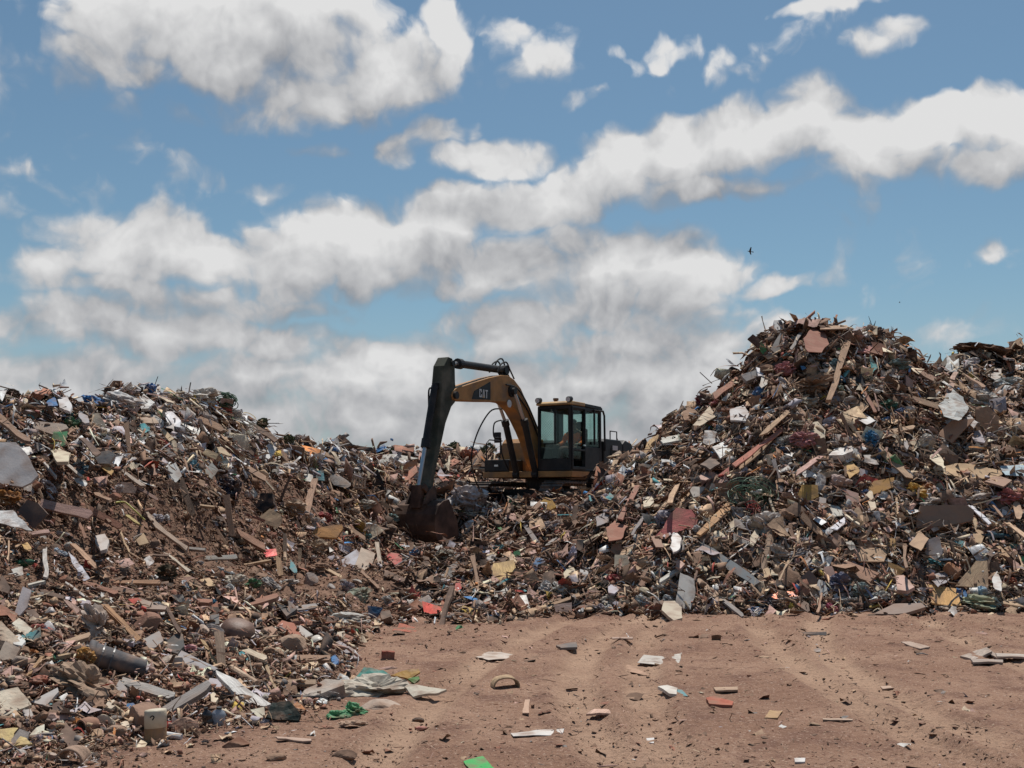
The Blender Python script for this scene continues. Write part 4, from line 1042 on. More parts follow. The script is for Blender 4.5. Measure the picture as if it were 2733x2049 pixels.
 ('S','D',[(1053,460),(1167,475),(1130,540),(1092,552),(1060,530)],(0,28),(.028,.095,.19),.03,'navy blue plastic shard'),
 ('S','D',[(1238,652),(1290,600),(1412,610),(1424,652)],(0,80),(.45,.12,.065),.004,'orange red film trodden flat'),
 ('B','D',[(378,612),(420,568),(512,590),(572,690),(440,662)],(0,50),(.43,.16,.10),.03,'brick red board'),
 ('T','D',[(818,730),(850,718),(962,790),(1014,850),(930,852)],(0,55),(.40,.36,.36),.03,'lilac grey flat piece'),
 ('P','D',[(358,1008),(670,1003),(672,1040),(370,1042)],(0,52),(.36,.25,.17),.03,'level brown lath'),
 ('P','C',[(838,272),(1182,270),(1182,300),(840,292)],(0,48),(.36,.20,.12),.03,'level red brown lath'),
 ('P','C',[(828,312),(1062,368),(1064,388),(830,342)],(0,46),(.28,.17,.12),.03,'dark lath in the shade of a panel'),
 ('B','C',[(1008,412),(1030,405),(1232,470),(1222,492),(1020,482)],(0,48),(.40,.30,.24),.03,'dull pinkish board'),
 ('T','C',[(82,192),(165,168),(172,230),(120,252)],(0,56),(.52,.49,.44),.02,'pale square tile shard'),
 ('W','J',[(648,1382),(740,1160),(828,1068),(868,1080),(820,1200),(700,1352)],(0,44),(.50,.33,.17),.02,'tan panel on the flank of the heap'),
 ('C','J',[(1238,982),(1420,768),(1506,870),(1312,982)],(0,52),(.60,.50,.38),.02,'cream cardboard triangle'),
 ('W','J',[(1388,1622),(1640,1430),(1645,1542),(1460,1592)],(0,44),(.36,.13,.105),.02,'dull red panel wedge'),
 ('B','T',[(940,1590),(0,0),(0,0)],(0,0),W_,0,''),
]
GROUND = [
 ('S','H',[(672,250),(700,224),(780,228),(852,214),(838,252),(760,256)],(.60,.55,.49),.008,'crumpled white sheet trodden into the yard'),
 ('L','H',[(-10,226),(60,206),(130,210),(242,230),(160,234),(80,238)],(.52,.45,.39),.006,'thin pale plaster smear'),
 ('L','H',[(168,530),(270,518),(382,515),(372,540),(260,536),(180,542)],(.62,.58,.54),.010,'white plaster crumbs in a line'),
 ('B','H',[(755,345),(792,339),(834,352),(828,374),(800,372)],(.58,.54,.48),.05,'small pale board block'),
 ('S','H',[(828,360),(850,360),(874,384),(836,380)],(.16,.34,.36),.01,'turquoise plastic scrap'),
 ('T','H',[(945,390),(980,384),(1056,406),(1050,420),(960,412)],(.36,.12,.08),.05,'red roof tile shard'),
 ('K','H',[(975,350),(1072,346),(1072,358),(985,361)],(.42,.29,.20),.03,'short brown stick'),
 ('P','H',[(468,457),(498,435),(560,433),(622,440),(610,454),(520,452)],(.52,.34,.26),.03,'curved pinkish lath'),
 ('B','H',[(213,452),(225,400),(245,400),(240,450)],(.46,.30,.21),.02,'upright tan strip lying in dust'),
 ('P','H',[(1325,129),(1426,127),(1426,141),(1340,138)],(.04,.035,.035),.03,'black plank'),
 ('P','H',[(1720,168),(1760,165),(1838,190),(1800,198)],(.40,.30,.24),.03,'silvery driftwood stick'),
 ('P','H',[(1960,222),(2040,198),(2085,208),(2010,236)],(.38,.31,.26),.05,'weathered fence piece'),
 ('P','H',[(2000,236),(2128,238),(2128,250),(2010,248)],(.34,.28,.24),.04,'grey split lath'),
 ('P','H',[(2040,196),(2062,190),(2128,232),(2108,236)],(.30,.24,.2),.04,'crossed grey stick'),
 ('P','H',[(2100,214),(2230,216),(2230,230),(2104,226)],(.42,.36,.31),.04,'pale grey lath'),
 ('B','H',[(350,181),(430,170),(434,190),(370,193)],(.14,.12,.11),.05,'charcoal slab'),
 ('K','D',[(378,1426),(640,1441),(641,1462),(390,1442)],(.45,.32,.25),.02,'long flat tan lath'),
 ('S','T',[(1000,1644),(1042,1634),(1072,1662),(1020,1670)],(.075,.44,.12),.01,'bright green plastic sheet'),
 ('L','H',[(560,268),(640,262),(720,300),(700,302)],(.42,.27,.19),.004,'pale worn streak of clay'),
 ('B','H',[(708,552),(740,550),(738,572),(712,570)],(.62,.60,.58),.02,'small white card'),
 ('B','H',[(1298,632),(1342,630),(1340,645),(1300,646)],(.60,.57,.54),.02,'white tile chip'),
 ('K','H',[(570,150),(655,147),(655,154),(575,156)],(.40,.28,.22),.02,'thin flat stick'),
 ('K','H',[(1410,472),(1530,474),(1530,481),(1412,478)],(.44,.32,.24),.015,'slender twig'),
 ('R','H',[(1180,468),(1200,440),(1250,444),(1230,470)],(.42,.28,.16),.02,'tan crumpled rag'),
 ('B','H',[(1640,346),(1690,343),(1695,352),(1650,355)],(.44,.31,.23),.02,'tan chip of board'),
]
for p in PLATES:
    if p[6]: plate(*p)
for (k, v, pts, colr, th, desc) in GROUND:
    plate(k, v, pts, (0, 88), colr, th * .5, desc + ' on the bare yard', ground=True, wob=.016)

# ---- bags, bundles, stones
LUMPS = [
 ('bag','B',768,285,150,95,(.04,.22,.52),'bright blue plastic bag',-20), ('bag','B',1258,172,80,80,(.05,.20,.48),'small blue plastic bag on the crest',0),
 ('bag','B',1720,235,190,130,(.58,.54,.48),'large off white sack on the crest',0), ('bag','B',1000,300,330,130,(.56,.55,.54),'spread of white plastic bags',-10),
 ('bag','B',905,160,60,70,(.03,.03,.032),'black bag on the crest',0), ('bag','B',1170,155,90,70,(.035,.025,.022),'dark brown sack on the crest',0), ('bag','B',100,240,130,80,(.02,.02,.022),'black sack near the frame edge',0),
 ('bag','B',1890,300,110,100,(.05,.17,.10),'green netting bundle on the crest',0), ('bag','B',1490,550,130,100,(.55,.55,.57),'white bag under a metal panel',-20),
 ('bag','B',1640,835,130,90,(.10,.26,.33),'faded teal bag',-30), ('bag','B',1890,1000,130,150,(.02,.025,.05),'navy blue cloth heap',0), ('bag','L',880,410,170,130,(.035,.13,.18),'dark teal plastic tub shard',35),
 ('bag','L',1740,960,110,100,(.42,.40,.44),'lilac grey bag',0), ('bag','L',1840,970,70,60,(.66,.65,.64),'small bright white bag',0), ('bundle','L',90,740,250,150,(.26,.11,.03),'rust orange tuft of fibre',0),
 ('stone','L',380,620,150,140,(.20,.085,.055),'red brown clod beside the pale board',0), ('bundle','C',1230,240,150,140,(.055,.045,.028),'dark round tuft',0),
 ('bundle','C',630,1050,420,260,(.30,.215,.155),'big brown sack with folds',-20), ('bundle','C',725,610,130,290,(.46,.37,.31),'striped pale cloth standing in a cone',25),
 ('stone','C',1050,1290,220,230,(.32,.20,.145),'large round brown boulder',0), ('stone','C',1365,1360,190,120,(.34,.215,.16),'brown boulder',0), ('stone','C',860,1395,150,110,(.36,.245,.18),'angular brown stone',0),
 ('stone','C',1270,890,200,130,(.48,.40,.33),'pale lump of plaster',0), ('stone','C',1500,650,110,90,(.46,.36,.29),'pale stone',0), ('stone','C',150,880,130,90,(.36,.29,.24),'grey stone',0), ('stone','C',110,950,110,60,(.36,.29,.24),'flat grey stone',0),
 ('chunk','C',1080,590,230,140,(.28,.15,.11),'red brown rubble lump',0), ('stone','C',20,1500,90,110,(.16,.115,.09),'dark stone at the corner of the heap',0), ('stone','C',250,1590,130,60,(.30,.21,.16),'brown stone at the foot of the low heap',0), ('stone','C',370,1570,100,60,(.40,.32,.27),'pale pinkish stone at the foot',0),
 ('stone','C',150,1550,90,50,(.50,.46,.42),'white stone at the foot',0), ('bag','C',270,630,140,60,(.60,.24,.20),'pink red plastic crumple',20), ('bag','C',1400,790,120,60,(.58,.28,.28),'pink bag',-10), ('bag','C',1580,470,70,80,(.03,.18,.28),'blue bag near a tan panel',0),
 ('bag','C',260,1040,150,90,(.40,.14,.09),'red crumpled plastic',0), ('bag','C',630,850,110,110,(.48,.24,.06),'orange and yellow wrapper',0), ('bag','C',1720,280,140,110,(.54,.47,.38),'cream bag',0), ('bag','C',1690,335,80,50,(.64,.63,.60),'white bag beside a cream one',0),
 ('bag','D',1100,1090,450,190,(.60,.54,.44),'large dusty cream sack',0), ('stone','D',1145,1198,320,70,(.40,.31,.25),'long flat stone',0), ('bag','D',830,1280,160,80,(.12,.36,.17),'small crumpled green plastic',0), ('bag','D',955,1250,150,120,(.13,.38,.18),'shiny crumpled green plastic',0),
 ('stone','D',490,750,200,150,(.42,.295,.215),'tan lump of rubble',0), ('bag','D',920,565,240,75,(.56,.54,.49),'white sacking at the yard edge',0), ('bag','D',470,290,150,60,(.60,.57,.53),'white sack lying long',15), ('bag','D',990,400,180,120,(.25,.27,.20),'grey green bag',25), ('stone','D',640,270,110,120,(.32,.26,.23),'grey slab of stone',0),
 ('stone','D',80,1490,200,100,(.17,.085,.055),'dark red clod on the yard',0), ('stone','D',380,1590,150,70,(.30,.19,.13),'brown clod on the yard',0), ('stone','D',900,1565,200,70,(.10,.062,.045),'dark clod with a hollow',0), ('stone','D',1430,1305,100,30,(.05,.04,.035),'black flake on the yard',0), ('stone','D',1460,1370,90,30,(.45,.20,.17),'pink chip on the yard',0), ('bundle','D',960,1350,180,60,(.42,.29,.21),'tan fibrous scrap on the yard',0),
 ('bag','D',1395,95,80,90,(.05,.17,.30),'blue jug',0), ('bag','D',1650,330,60,30,(.60,.58,.55),'white scrap in the dark',0), ('bag','D',1880,480,110,90,(.50,.44,.40),'pale crumpled bag near the yard edge',0), ('bag','D',680,40,120,100,(.46,.34,.23),'tan sack',0),
 ('bag','I',2000,630,260,230,(.52,.47,.46),'big lilac white sack in the bucket mouth',-20), ('bag','I',1270,560,60,50,(.03,.03,.03),'black bag by a pink plank',0), ('bundle','I',1150,600,150,90,(.20,.125,.09),'brown cloth roll',0), ('bag','I',1410,790,110,60,(.20,.34,.34),'pale teal bag',0), ('bag','I',840,800,120,80,(.34,.05,.05),'dark red bag',0), ('bag','I',550,720,190,110,(.44,.31,.21),'tan crumpled paper',0),
 ('bag','I',1180,690,160,70,(.52,.49,.42),'cream bag in the hollow',0), ('stone','I',1390,890,130,110,(.26,.19,.14),'rounded brown lump',0), ('bag','I',1590,1130,80,100,(.05,.19,.36),'blue plastic jug under the bucket',0), ('bag','I',1860,1100,200,70,(.46,.42,.34),'pale litter under the bucket',0), ('bag','I',520,210,150,70,(.035,.038,.042),'dark slumped bag on the ridge',0), ('bag','I',690,220,90,90,(.03,.04,.055),'blue black bag on the ridge',0), ('bag','I',2060,290,130,110,(.50,.18,.10),'orange red bag on the ridge',0), ('bag','I',60,560,120,200,(.02,.022,.035),'dark blue cloth',0), ('bag','I',540,400,160,90,(.56,.5,.47),'white and red packet',10), ('bag','I',1990,500,90,40,(.6,.58,.53),'white bag on top of the sack',0),
 ('bag','E',220,220,130,120,(.045,.055,.06),'dark grey drum shaped bag',0), ('bag','E',610,190,150,90,(.46,.50,.58),'pale blue bag under the cab',0), ('bag','E',370,150,150,110,(.44,.33,.24),'tan sack before the tracks',0), ('bag','E',860,760,80,150,(.50,.46,.54),'lilac bag',-10), ('bag','E',660,400,120,90,(.40,.34,.34),'greyish pink bag',-20), ('bag','E',1640,455,140,130,(.34,.31,.35),'lilac grey film bag',0), ('bag','E',650,1010,100,110,(.58,.56,.54),'white bag near the yard',0), ('bag','E',770,1020,110,110,(.60,.58,.52),'pale pointed sack',0), ('chunk','E',480,1090,160,90,(.30,.20,.145),'brown block near the yard',0), ('chunk','E',980,1190,150,80,(.20,.14,.11),'dark brown box shaped lump',0), ('bag','E',1240,940,110,70,(.42,.08,.08),'red crumpled wad',0), ('bag','E',1460,1130,110,100,(.52,.54,.52),'clear plastic bottle bag',0), ('bag','E',1560,1190,100,70,(.36,.11,.07),'red wrapper',0), ('bag','E',1670,1110,80,80,(.44,.46,.47),'grey white bottle bag',0), ('bag','E',1180,1110,130,90,(.60,.55,.48),'cream wad of paper',0), ('bag','E',1190,1195,90,80,(.66,.65,.62),'shiny white bag at the yard edge',0), ('stone','E',80,1170,120,100,(.44,.36,.33),'pinkish stone at the yard edge',0), ('stone','E',455,1225,90,40,(.42,.33,.25),'flat pale stone at the yard edge',0), ('bag','E',650,710,90,80,(.26,.29,.35),'blue grey bag in the hollow',0), ('bag','E',340,715,60,60,(.52,.15,.15),'red pink bag in the hollow',0), ('bag','E',1535,700,80,60,(.66,.65,.66),'bright white wad',0), ('bag','E',1080,200,70,130,(.50,.48,.56),'lilac white strip bag',-25),
 ('bundle','F',710,550,270,150,(.28,.18,.12),'rolled brown carpet',15), ('bag','F',1250,695,110,80,(.03,.13,.085),'dark green bag',0), ('bag','F',1135,940,110,110,(.05,.19,.34),'deep blue bag',0), ('bag','F',1910,680,240,150,(.50,.46,.41),'big pale grey cloth hood',0), ('bag','F',680,680,130,80,(.46,.41,.32),'cream sack below the pole',0), ('bag','F',620,840,110,60,(.36,.32,.25),'drab sack',0), ('bag','F',830,830,120,80,(.50,.46,.50),'lilac white bag',0), ('bundle','F',640,940,150,110,(.36,.16,.16),'maroon and pink cloth wad',0), ('bag','F',1350,750,90,70,(.13,.18,.30),'denim blue wad',0), ('bag','F',900,580,80,50,(.40,.50,.40),'pale green bag',0), ('bag','F',910,520,60,60,(.06,.22,.36),'blue bag beside the pole',0), ('bag','F',1060,275,90,50,(.55,.51,.52),'white bag above the pink plank',0), ('bag','F',1310,410,170,80,(.17,.25,.25),'grey teal sheet bundle',0), ('bag','F',870,410,60,70,(.14,.24,.26),'teal grey bag near the pole top',0), ('bundle','F',1950,310,300,90,(.13,.075,.05),'dark brown tree stump on the rear crest',-6), ('bag','F',2100,540,140,110,(.50,.52,.49),'white bags on the rear heap',0), ('bundle','F',1410,235,60,60,(.07,.05,.04),'dark round ball on the summit edge',0), ('bag','F',1500,980,110,130,(.52,.48,.42),'hanging cream cloth',30), ('bundle','F',520,440,130,90,(.38,.16,.16),'maroon cloth wad on the flank',10), ('bundle','F',360,130,90,70,(.2,.13,.09),'brown bale on the summit',0), ('bag','F',630,120,60,40,(.6,.56,.45),'cream scrap on the summit',0), ('bag','F',1120,160,60,50,(.5,.42,.36),'pale knob at the summit',0),
 ('bag','G',385,395,160,150,(.66,.59,.53),'big white heart shaped ball',0), ('bag','G',250,385,75,70,(.66,.62,.57),'small white ball',0), ('bag','K',1010,880,190,190,(.60,.34,.065),'amber yellow bag',0), ('bundle','G',880,130,170,110,(.46,.35,.31),'pinkish cloth hump',0), ('bag','G',1085,175,60,50,(.10,.19,.36),'small blue bag',0), ('bundle','G',1560,240,140,60,(.54,.46,.40),'pale rag on the brown cardboard',0), ('bag','G',1870,220,190,70,(.54,.47,.42),'long cream bag',10), ('bundle','G',2090,200,130,90,(.38,.14,.14),'dull red cloth',0), ('bag','G',900,820,110,110,(.11,.12,.19),'dark blue round bag',0), ('bag','G',1060,880,110,90,(.25,.30,.28),'grey green bag near the yard',0), ('bag','G',980,950,120,80,(.32,.32,.31),'grey bag near the yard',0), ('bag','G',960,1000,80,50,(.66,.64,.60),'white bag on the yard edge',0), ('bag','G',850,990,70,60,(.55,.14,.20),'pink wrapper',0), ('bag','G',580,985,60,50,(.52,.40,.08),'yellow wrapper',0), ('bag','G',290,1000,130,60,(.08,.20,.38),'blue rag at the yard edge',0), ('bag','G',410,970,120,100,(.025,.025,.04),'black blue bag at the yard edge',0), ('bundle','G',1900,960,210,90,(.34,.36,.25),'grey green sack',0), ('bag','G',1905,890,70,70,(.38,.54,.66),'pale blue bottle bag',0), ('bag','G',2000,950,60,70,(.52,.62,.55),'mint white bag',0), ('bag','G',1820,505,90,90,(.30,.29,.36),'grey lilac bag',0), ('bag','G',480,600,110,110,(.48,.41,.35),'cream rag',0), ('bag','G',600,610,130,60,(.50,.47,.46),'long white bag',20), ('bag','G',1190,910,110,70,(.42,.42,.39),'pale grey bag near the yard',0), ('bag','G',2120,800,70,50,(.52,.14,.07),'orange wrapper',0), ('chunk','G',1700,730,120,130,(.40,.19,.10),'orange brown box',0), ('chunk','G',540,330,120,100,(.32,.20,.14),'brown carton lump',0), ('bundle','G',530,230,120,90,(.24,.15,.11),'brown crumpled bundle',0), ('bag','G',1730,990,200,50,(.46,.36,.28),'low tan bag on the yard edge',0),
 ('bag','J',1330,720,120,150,(.17,.025,.05),'maroon bag',0), ('bag','J',1570,1040,200,110,(.16,.19,.21),'slate grey plastic heap',0), ('bag','J',1760,1140,120,100,(.17,.17,.22),'dark lilac bag',0), ('bag','J',1500,730,110,60,(.50,.17,.17),'pink red bag',0), ('bag','J',1840,950,80,60,(.62,.57,.55),'white triangular wad',0), ('bag','J',900,1400,120,40,(.58,.56,.53),'white strip of film',0), ('bag','J',560,1340,60,50,(.44,.36,.32),'pinkish wad',0),
]
for L_ in LUMPS:
    k, v, x, y, w, h, colr, desc, tilt = L_
    lump(k, v, x, y, w * 1.08, h * 1.08, colr, desc, tilt, name={'jug': 'jug'}.get(desc.split()[-1]) or ('tree_stump' if 'tree stump' in desc else 'carpet_roll' if 'carpet' in desc else 'clod' if 'clod' in desc else None))

# ---- tubes, rods, cables
STRANDS = [
 ('rod','rod','C',[(1712,920),(1900,1035)],22,(.52,.38,.27),'thick tan rod','wood',False), ('strap','strap','L',[(1280,792),(1380,790),(1490,880),(1600,985)],9,(.46,.42,.08),'thin yellow strap','plastic',True),
 ('plastic_tube','tube','B',[(165,275),(215,335),(270,375),(332,392)],26,(.30,.05,.035),'bent dull red plastic tube','plastic',True), ('log','log','G',[(420,465),(395,590),(352,735)],30,(.34,.235,.165),'bark brown log standing steep','wood',False),
 ('pipe_piece','pipe','C',[(1232,1415),(1342,1432)],22,(.62,.62,.62),'short white pipe','plastic',False), ('stick','stick','J',[(1318,388),(1452,512)],5,(.16,.15,.15),'thin dark stick poking at the sky','wood',False),
 ('stick','stick','J',[(948,862),(1065,795)],5,(.14,.12,.11),'thin dark stick off the flank','wood',False), ('stick','stick','J',[(1312,612),(1402,572)],7,(.08,.07,.065),'dark lath end off the flank','wood',False),
 ('stick','stick','B',[(330,152),(402,182)],6,(.10,.09,.09),'short dark rod on the crest','wood',False), ('stick','stick','B',[(1608,130),(1592,215)],5,(.05,.045,.04),'upright dark twig on the crest','wood',False), ('stick','stick','B',[(1332,78),(1306,150)],3,(.08,.075,.07),'fine twig above the crest','wood',False),
 ('stick','stick','F',[(2180,300),(2182,390)],9,(.09,.07,.06),'dark upright post on the rear heap','wood',False), ('stick','stick','I',[(2070,830),(2195,985)],16,(.42,.21,.12),'reddish stick falling from the bucket','wood',False), ('stick','stick','I',[(2195,1000),(2080,1140)],7,(.36,.36,.32),'pale thin stick under a red one','wood',False),
 ('stick','stick','I',[(2040,755),(2205,790)],9,(.36,.3,.24),'grey stick out of the bucket','wood',False), ('stick','stick','D',[(440,0),(446,130)],12,(.42,.30,.20),'tan stake end','wood',False), ('stick','stick','I',[(870,450),(930,640)],9,(.34,.24,.17),'leaning brown stick','wood',False), ('stick','stick','I',[(870,290),(1000,405)],9,(.44,.34,.26),'tan stick on the bank','wood',False), ('stick','stick','G',[(1062,645),(1285,830)],11,(.22,.15,.11),'dark branch over the beam','wood',True), ('stick','stick','G',[(810,668),(705,745)],9,(.40,.30,.22),'thin tan stick','wood',False), ('stick','stick','G',[(1150,500),(1170,640)],9,(.44,.38,.34),'pale hanging strip','wood',True), ('stick','stick','K',[(1080,180),(1120,290),(1040,420)],20,(.56,.51,.45),'white bent strip','plastic',True), ('stick','stick','K',[(350,260),(410,420),(380,560)],16,(.36,.26,.2),'bent brown strip before a white box','wood',True), ('cable','cable','F',[(590,745),(730,705),(860,640),(960,570)],6,(.02,.02,.02),'black cable below the pole','wire',True),
]
for (nm, cat, v, path, r, colr, desc, mt, sm) in STRANDS:
    strand(nm, cat, v, path, r, colr, desc, mt, sm=sm)

# ---- tangles of wire
def tangle(view, x, y, w, h, color, desc, n=26, r=.006):
    px_, py_ = px_of(view, x, y); s = VIEW[view][2] * KX
    S, N, D, up = spot(px_, py_); sc = D / F * s
    rr = random.Random(int(x)); m = MB()
    for k in range(n):
        a0 = rr.random() * 6.28; cx, cz = rr.gauss(0, .16) * w * sc, rr.gauss(0, .16) * h * sc; q = rr.uniform(.2, .5)
        m.tube([(cx + q * w * sc * math.cos(a0 + t), rr.gauss(0, .01) + .12 * math.sin(2 * t + a0), cz + q * h * sc * math.sin(a0 + t * .9)) for t in np.linspace(0, rr.uniform(2.5, 6), 18)], r, 5)
    o = m.build('wire_tangle', M['wire']); d = pix_dir(px_, py_); o.location = np.array([0, 0, CAMZ]) + d / d[1] * (D - .18); o.color = (*color, 1)
    ring = [(px_ - w * s / 2, py_ - h * s / 2), (px_ + w * s / 2, py_ + h * s / 2)]
    register(o, ring, desc, 'wire', 'wire_tangle')
tangle('G', 280, 205, 270, 190, (.10, .19, .13), 'tangle of green wire', 34)
tangle('G', 295, 290, 90, 70, (.36, .05, .05), 'small tangle of red wire', 10)
tangle('B', 1900, 290, 180, 140, (.03, .10, .06), 'dark green netting tangle on the crest', 22, .008)
tangle('I', 130, 40, 260, 120, (.46, .44, .36), 'pale fibrous tangle on the slope', 16, .007)

# ---- made things: bucket, can, bottles, tub, pot, brick, arched wood, slatted frame, cup
def set_thing(o, view, x, y, w, h, desc, cat, lm=None, lift=0.0, rot=None, gnd=False):
    px_, py_ = px_of(view, x, y); s = VIEW[view][2] * KX
    S, N, D, up = spot(px_, py_ + (h * s / 2 if gnd else 0))
    d = pix_dir(px_, py_)
    o.location = np.array([0, 0, CAMZ]) + d / d[1] * (D - lift)
    if rot is not None: o.rotation_euler = rot
    register(o, [(px_ - w * s / 2, py_ - h * s / 2), (px_ + w * s / 2, py_ + h * s / 2)], desc, cat, o.name.split('.')[0], lm)
    OUTLINES.append(np.array([(px_ - w * s * .45, py_ - h * s * .45), (px_ + w * s * .45, py_ - h * s * .45), (px_ + w * s * .45, py_ + h * s * .45), (px_ - w * s * .45, py_ + h * s * .45)]))
    return s * D / F
def scale_at(view, x, y):
    px_, py_ = px_of(view, x, y); S, N, D, up = spot(px_, py_); return VIEW[view][2] * KX * D / F
def lathe(prof, n=28, dent=0.0, seed=1):
    """profile of (radius, z) turned round z"""
    rr = random.Random(seed); ph, p2 = rr.random() * 6, rr.random() * 6
    V, Fc = [], []
    for i, (r, z) in enumerate(prof):
        for k in range(n):
            a = 2 * math.pi * k / n
            q = r * (1 + dent * (math.sin(2 * a + ph + z * 3) + .5 * math.sin(3 * a + p2 + z * 8)))
            V.append((q * math.cos(a), q * math.sin(a), z))
    for i in range(len(prof) - 1):
        for k in range(n): Fc.append((i * n + k, i * n + (k + 1) % n, (i + 1) * n + (k + 1) % n, (i + 1) * n + k))
    m = MB(); m.add(V, Fc); return m
def mats(name, color, **kw): return material(name, color=color, **kw)

def build_bucket():
    k = scale_at('C', 860, 870); L_, r = 400 * k, 125 * k
    t = r * .05
    prof = [(0, 0), (r * .8, 0), (r * .82, .02 * L_), (r * .96, L_ * .86), (r * .98, L_ * .87), (r * 1.04, L_ * .88), (r * 1.04, L_ * .97), (r * .98, L_), (r * .95, L_), (r * .92, L_ * .9), (r * .78, t), (0, t)]
    o = lathe(prof, 36, .12, 3).build('bucket', mats('grey_bucket_plastic', (.085, .080, .084), rough=.7, dust=.5, dscale=6), smooth=True)
    for z in (.60, .78): lathe([(r * (.83 + .13 * z), L_ * z - .006), (r * (.87 + .13 * z), L_ * z - .006), (r * (.87 + .13 * z), L_ * z + .006), (r * (.83 + .13 * z), L_ * z + .006)], 36, .12, 3).build('rim_band', M['plastic'], o).color = (.07, .068, .072, 1)
    for v in o.data.vertices:          # crushed
        q = float(fbm(np.array(v.co.x * 5 + 3), np.array(v.co.z * 4 + v.co.y * 3), 3)); v.co.x *= .86 + .5 * q; v.co.y *= .72 + .55 * q; v.co.z += .05 * q
    # lies on its side, mouth to the upper left, base low to the right
    ax = Vector((-.90, -.30, .28)).normalized()
    set_thing(o, 'C', 860, 880, 430, 260, 'dented dark grey bucket lying on its side', 'bucket', 'the dented grey bucket', lift=.12)
    o.rotation_euler = ax.to_track_quat('Z', 'Y').to_euler(); o.location = Vector(o.location) - ax * L_ * .5
build_bucket()
def build_can():
    k = scale_at('C', 1155, 1350); r, h = 76 * k, 215 * k
    o = lathe([(0, 0), (r * .96, 0), (r, .01), (r, h * .40), (r * .99, h * .41), (r * .99, h * .43), (0, h * .43)], 32, .02, 5).build('paint_can', mats('rusty_can', (.34, .19, .09), rough=.6, dust=.3, dscale=12), smooth=False)
    lathe([(r * .985, h * .43), (r * 1.005, h * .431), (r * 1.005, h * .93), (r * .96, h * .985), (r * .7, h), (0, h)], 32, .02, 5).build('label_band', mats('cream_can_paint', (.62, .55, .42), rough=.5, var=.08, dust=.18, dscale=10), o, smooth=True)
    MB().tube(smooth_path([(-.15 * r, -1.02 * r, h * .78), (.05 * r, -1.03 * r, h * .83), (.2 * r, -1.02 * r, h * .78), (.05 * r, -1.03 * r, h * .70)]), .004, 6).build('paint_mark', X['black'], o)
    set_thing(o, 'C', 1155, 1345, 160, 215, 'cream topped paint can with a rusty lower half', 'paint can', 'the cream paint can', gnd=True, lift=.04)
    o.location.z -= h / 2; o.rotation_euler = (R(-4), R(-4), 0)
build_can()
def build_bottle(view, x, y, ln, wd, ang, glass, desc, lm=None, gnd=False):
    k = scale_at(view, x, y); h, r = ln * k, wd * k / 2
    o = lathe([(0, 0), (r * .85, 0), (r, .06 * h), (r, .3 * h), (r * .93, .33 * h), (r * .93, .45 * h), (r, .48 * h), (r, .62 * h), (r * .8, .75 * h), (r * .36, .86 * h), (r * .34, .92 * h), (0, .92 * h)], 22, .03, int(x)).build('bottle', glass, smooth=True)
    lathe([(0, .915 * h), (r * .42, .915 * h), (r * .42, h), (0, h)], 14).build('bottle_cap', X['black'], o)
    set_thing(o, view, x, y, ln if abs(ang) > 45 else wd, wd if abs(ang) > 45 else ln, desc, 'bottle', lm, lift=.06, gnd=gnd)
    ax = Vector((math.sin(R(ang)), -.15, math.cos(R(ang)))).normalized()
    o.rotation_euler = ax.to_track_quat('Z', 'Y').to_euler(); o.location = Vector(o.location) - ax * h * .5
clear = mats('cloudy_clear_plastic', (.42, .46, .52), rough=.15, var=.2, dust=.15, dscale=12, bump=.1, spec=.7, trans=.5)
build_bottle('C', 1615, 1275, 125, 95, 5, clear, 'clear plastic bottle standing at the foot of the low heap', gnd=True)
build_bottle('C', 1530, 1280, 125, 70, -8, mats('black_bottle_plastic', (.012, .012, .014), rough=.25, dust=.15, spec=.6), 'black bottle beside a clear one', gnd=True)
build_bottle('C', 190, 145, 180, 55, 82, mats('green_bottle_plastic', (.015, .10, .05), rough=.25, dust=.2, spec=.6), 'green bottle lying on the low heap')
build_bottle('G', 2010, 478, 210, 42, -86, mats('dark_teal_bottle', (.02, .07, .09), rough=.25, dust=.12, spec=.6), 'dark teal bottle lying level')
def build_tub():
    k = scale_at('C', 1755, 640); r = 120 * k
    o = lathe([(0, r * .62), (r * .55, r * .60), (r * .86, r * .42), (r * .98, r * .1), (r, 0), (r * .96, 0), (r * .8, r * .38), (r * .5, r * .54), (0, r * .56)], 30, .05, 8).build('basin', mats('brown_basin_plastic', (.17, .10, .075), rough=.55, dust=.35, dscale=8), smooth=True)
    lathe([(r * .96, -.012), (r * 1.06, -.012), (r * 1.06, .012), (r * .96, .012)], 30, .05, 8).build('rim', M['plastic'], o).color = (.15, .09, .07, 1)
    set_thing(o, 'C', 1755, 650, 240, 150, 'overturned brown basin', 'basin', 'the overturned brown basin', lift=.1); o.rotation_euler = (R(20), R(15), 0)
build_tub()
def build_pot():
    k = scale_at('C', 640, 1350); r = 62 * k
    o = lathe([(0, 0), (r * .7, 0), (r * 1.0, r * .8), (r * .95, r * 1.7), (r * .8, r * 1.95), (r * .72, r * 1.95), (r * .84, r * 1.6), (r * .88, r * .8), (r * .6, r * .15), (0, r * .15)], 28, .03, 4).build('clay_pot', mats('old_clay', (.32, .17, .115), rough=.9, dust=.4, dscale=8), smooth=True)
    ax = Vector((-.45, -.75, -.05)).normalized()
    lathe([(r * .72, r * 1.9), (r * .9, r * 1.9), (r * .9, r * 2.05), (r * .72, r * 2.05)], 28, .03, 4).build('rim', M['stone'], o).color = (.30, .16, .11, 1)
    set_thing(o, 'C', 660, 1345, 160, 150, 'clay pot lying with its dark mouth open', 'pot', 'the clay pot', lift=.06)
    o.rotation_euler = ax.to_track_quat('Z', 'Y').to_euler(); o.location = Vector(o.location) - ax * r * .9
build_pot()
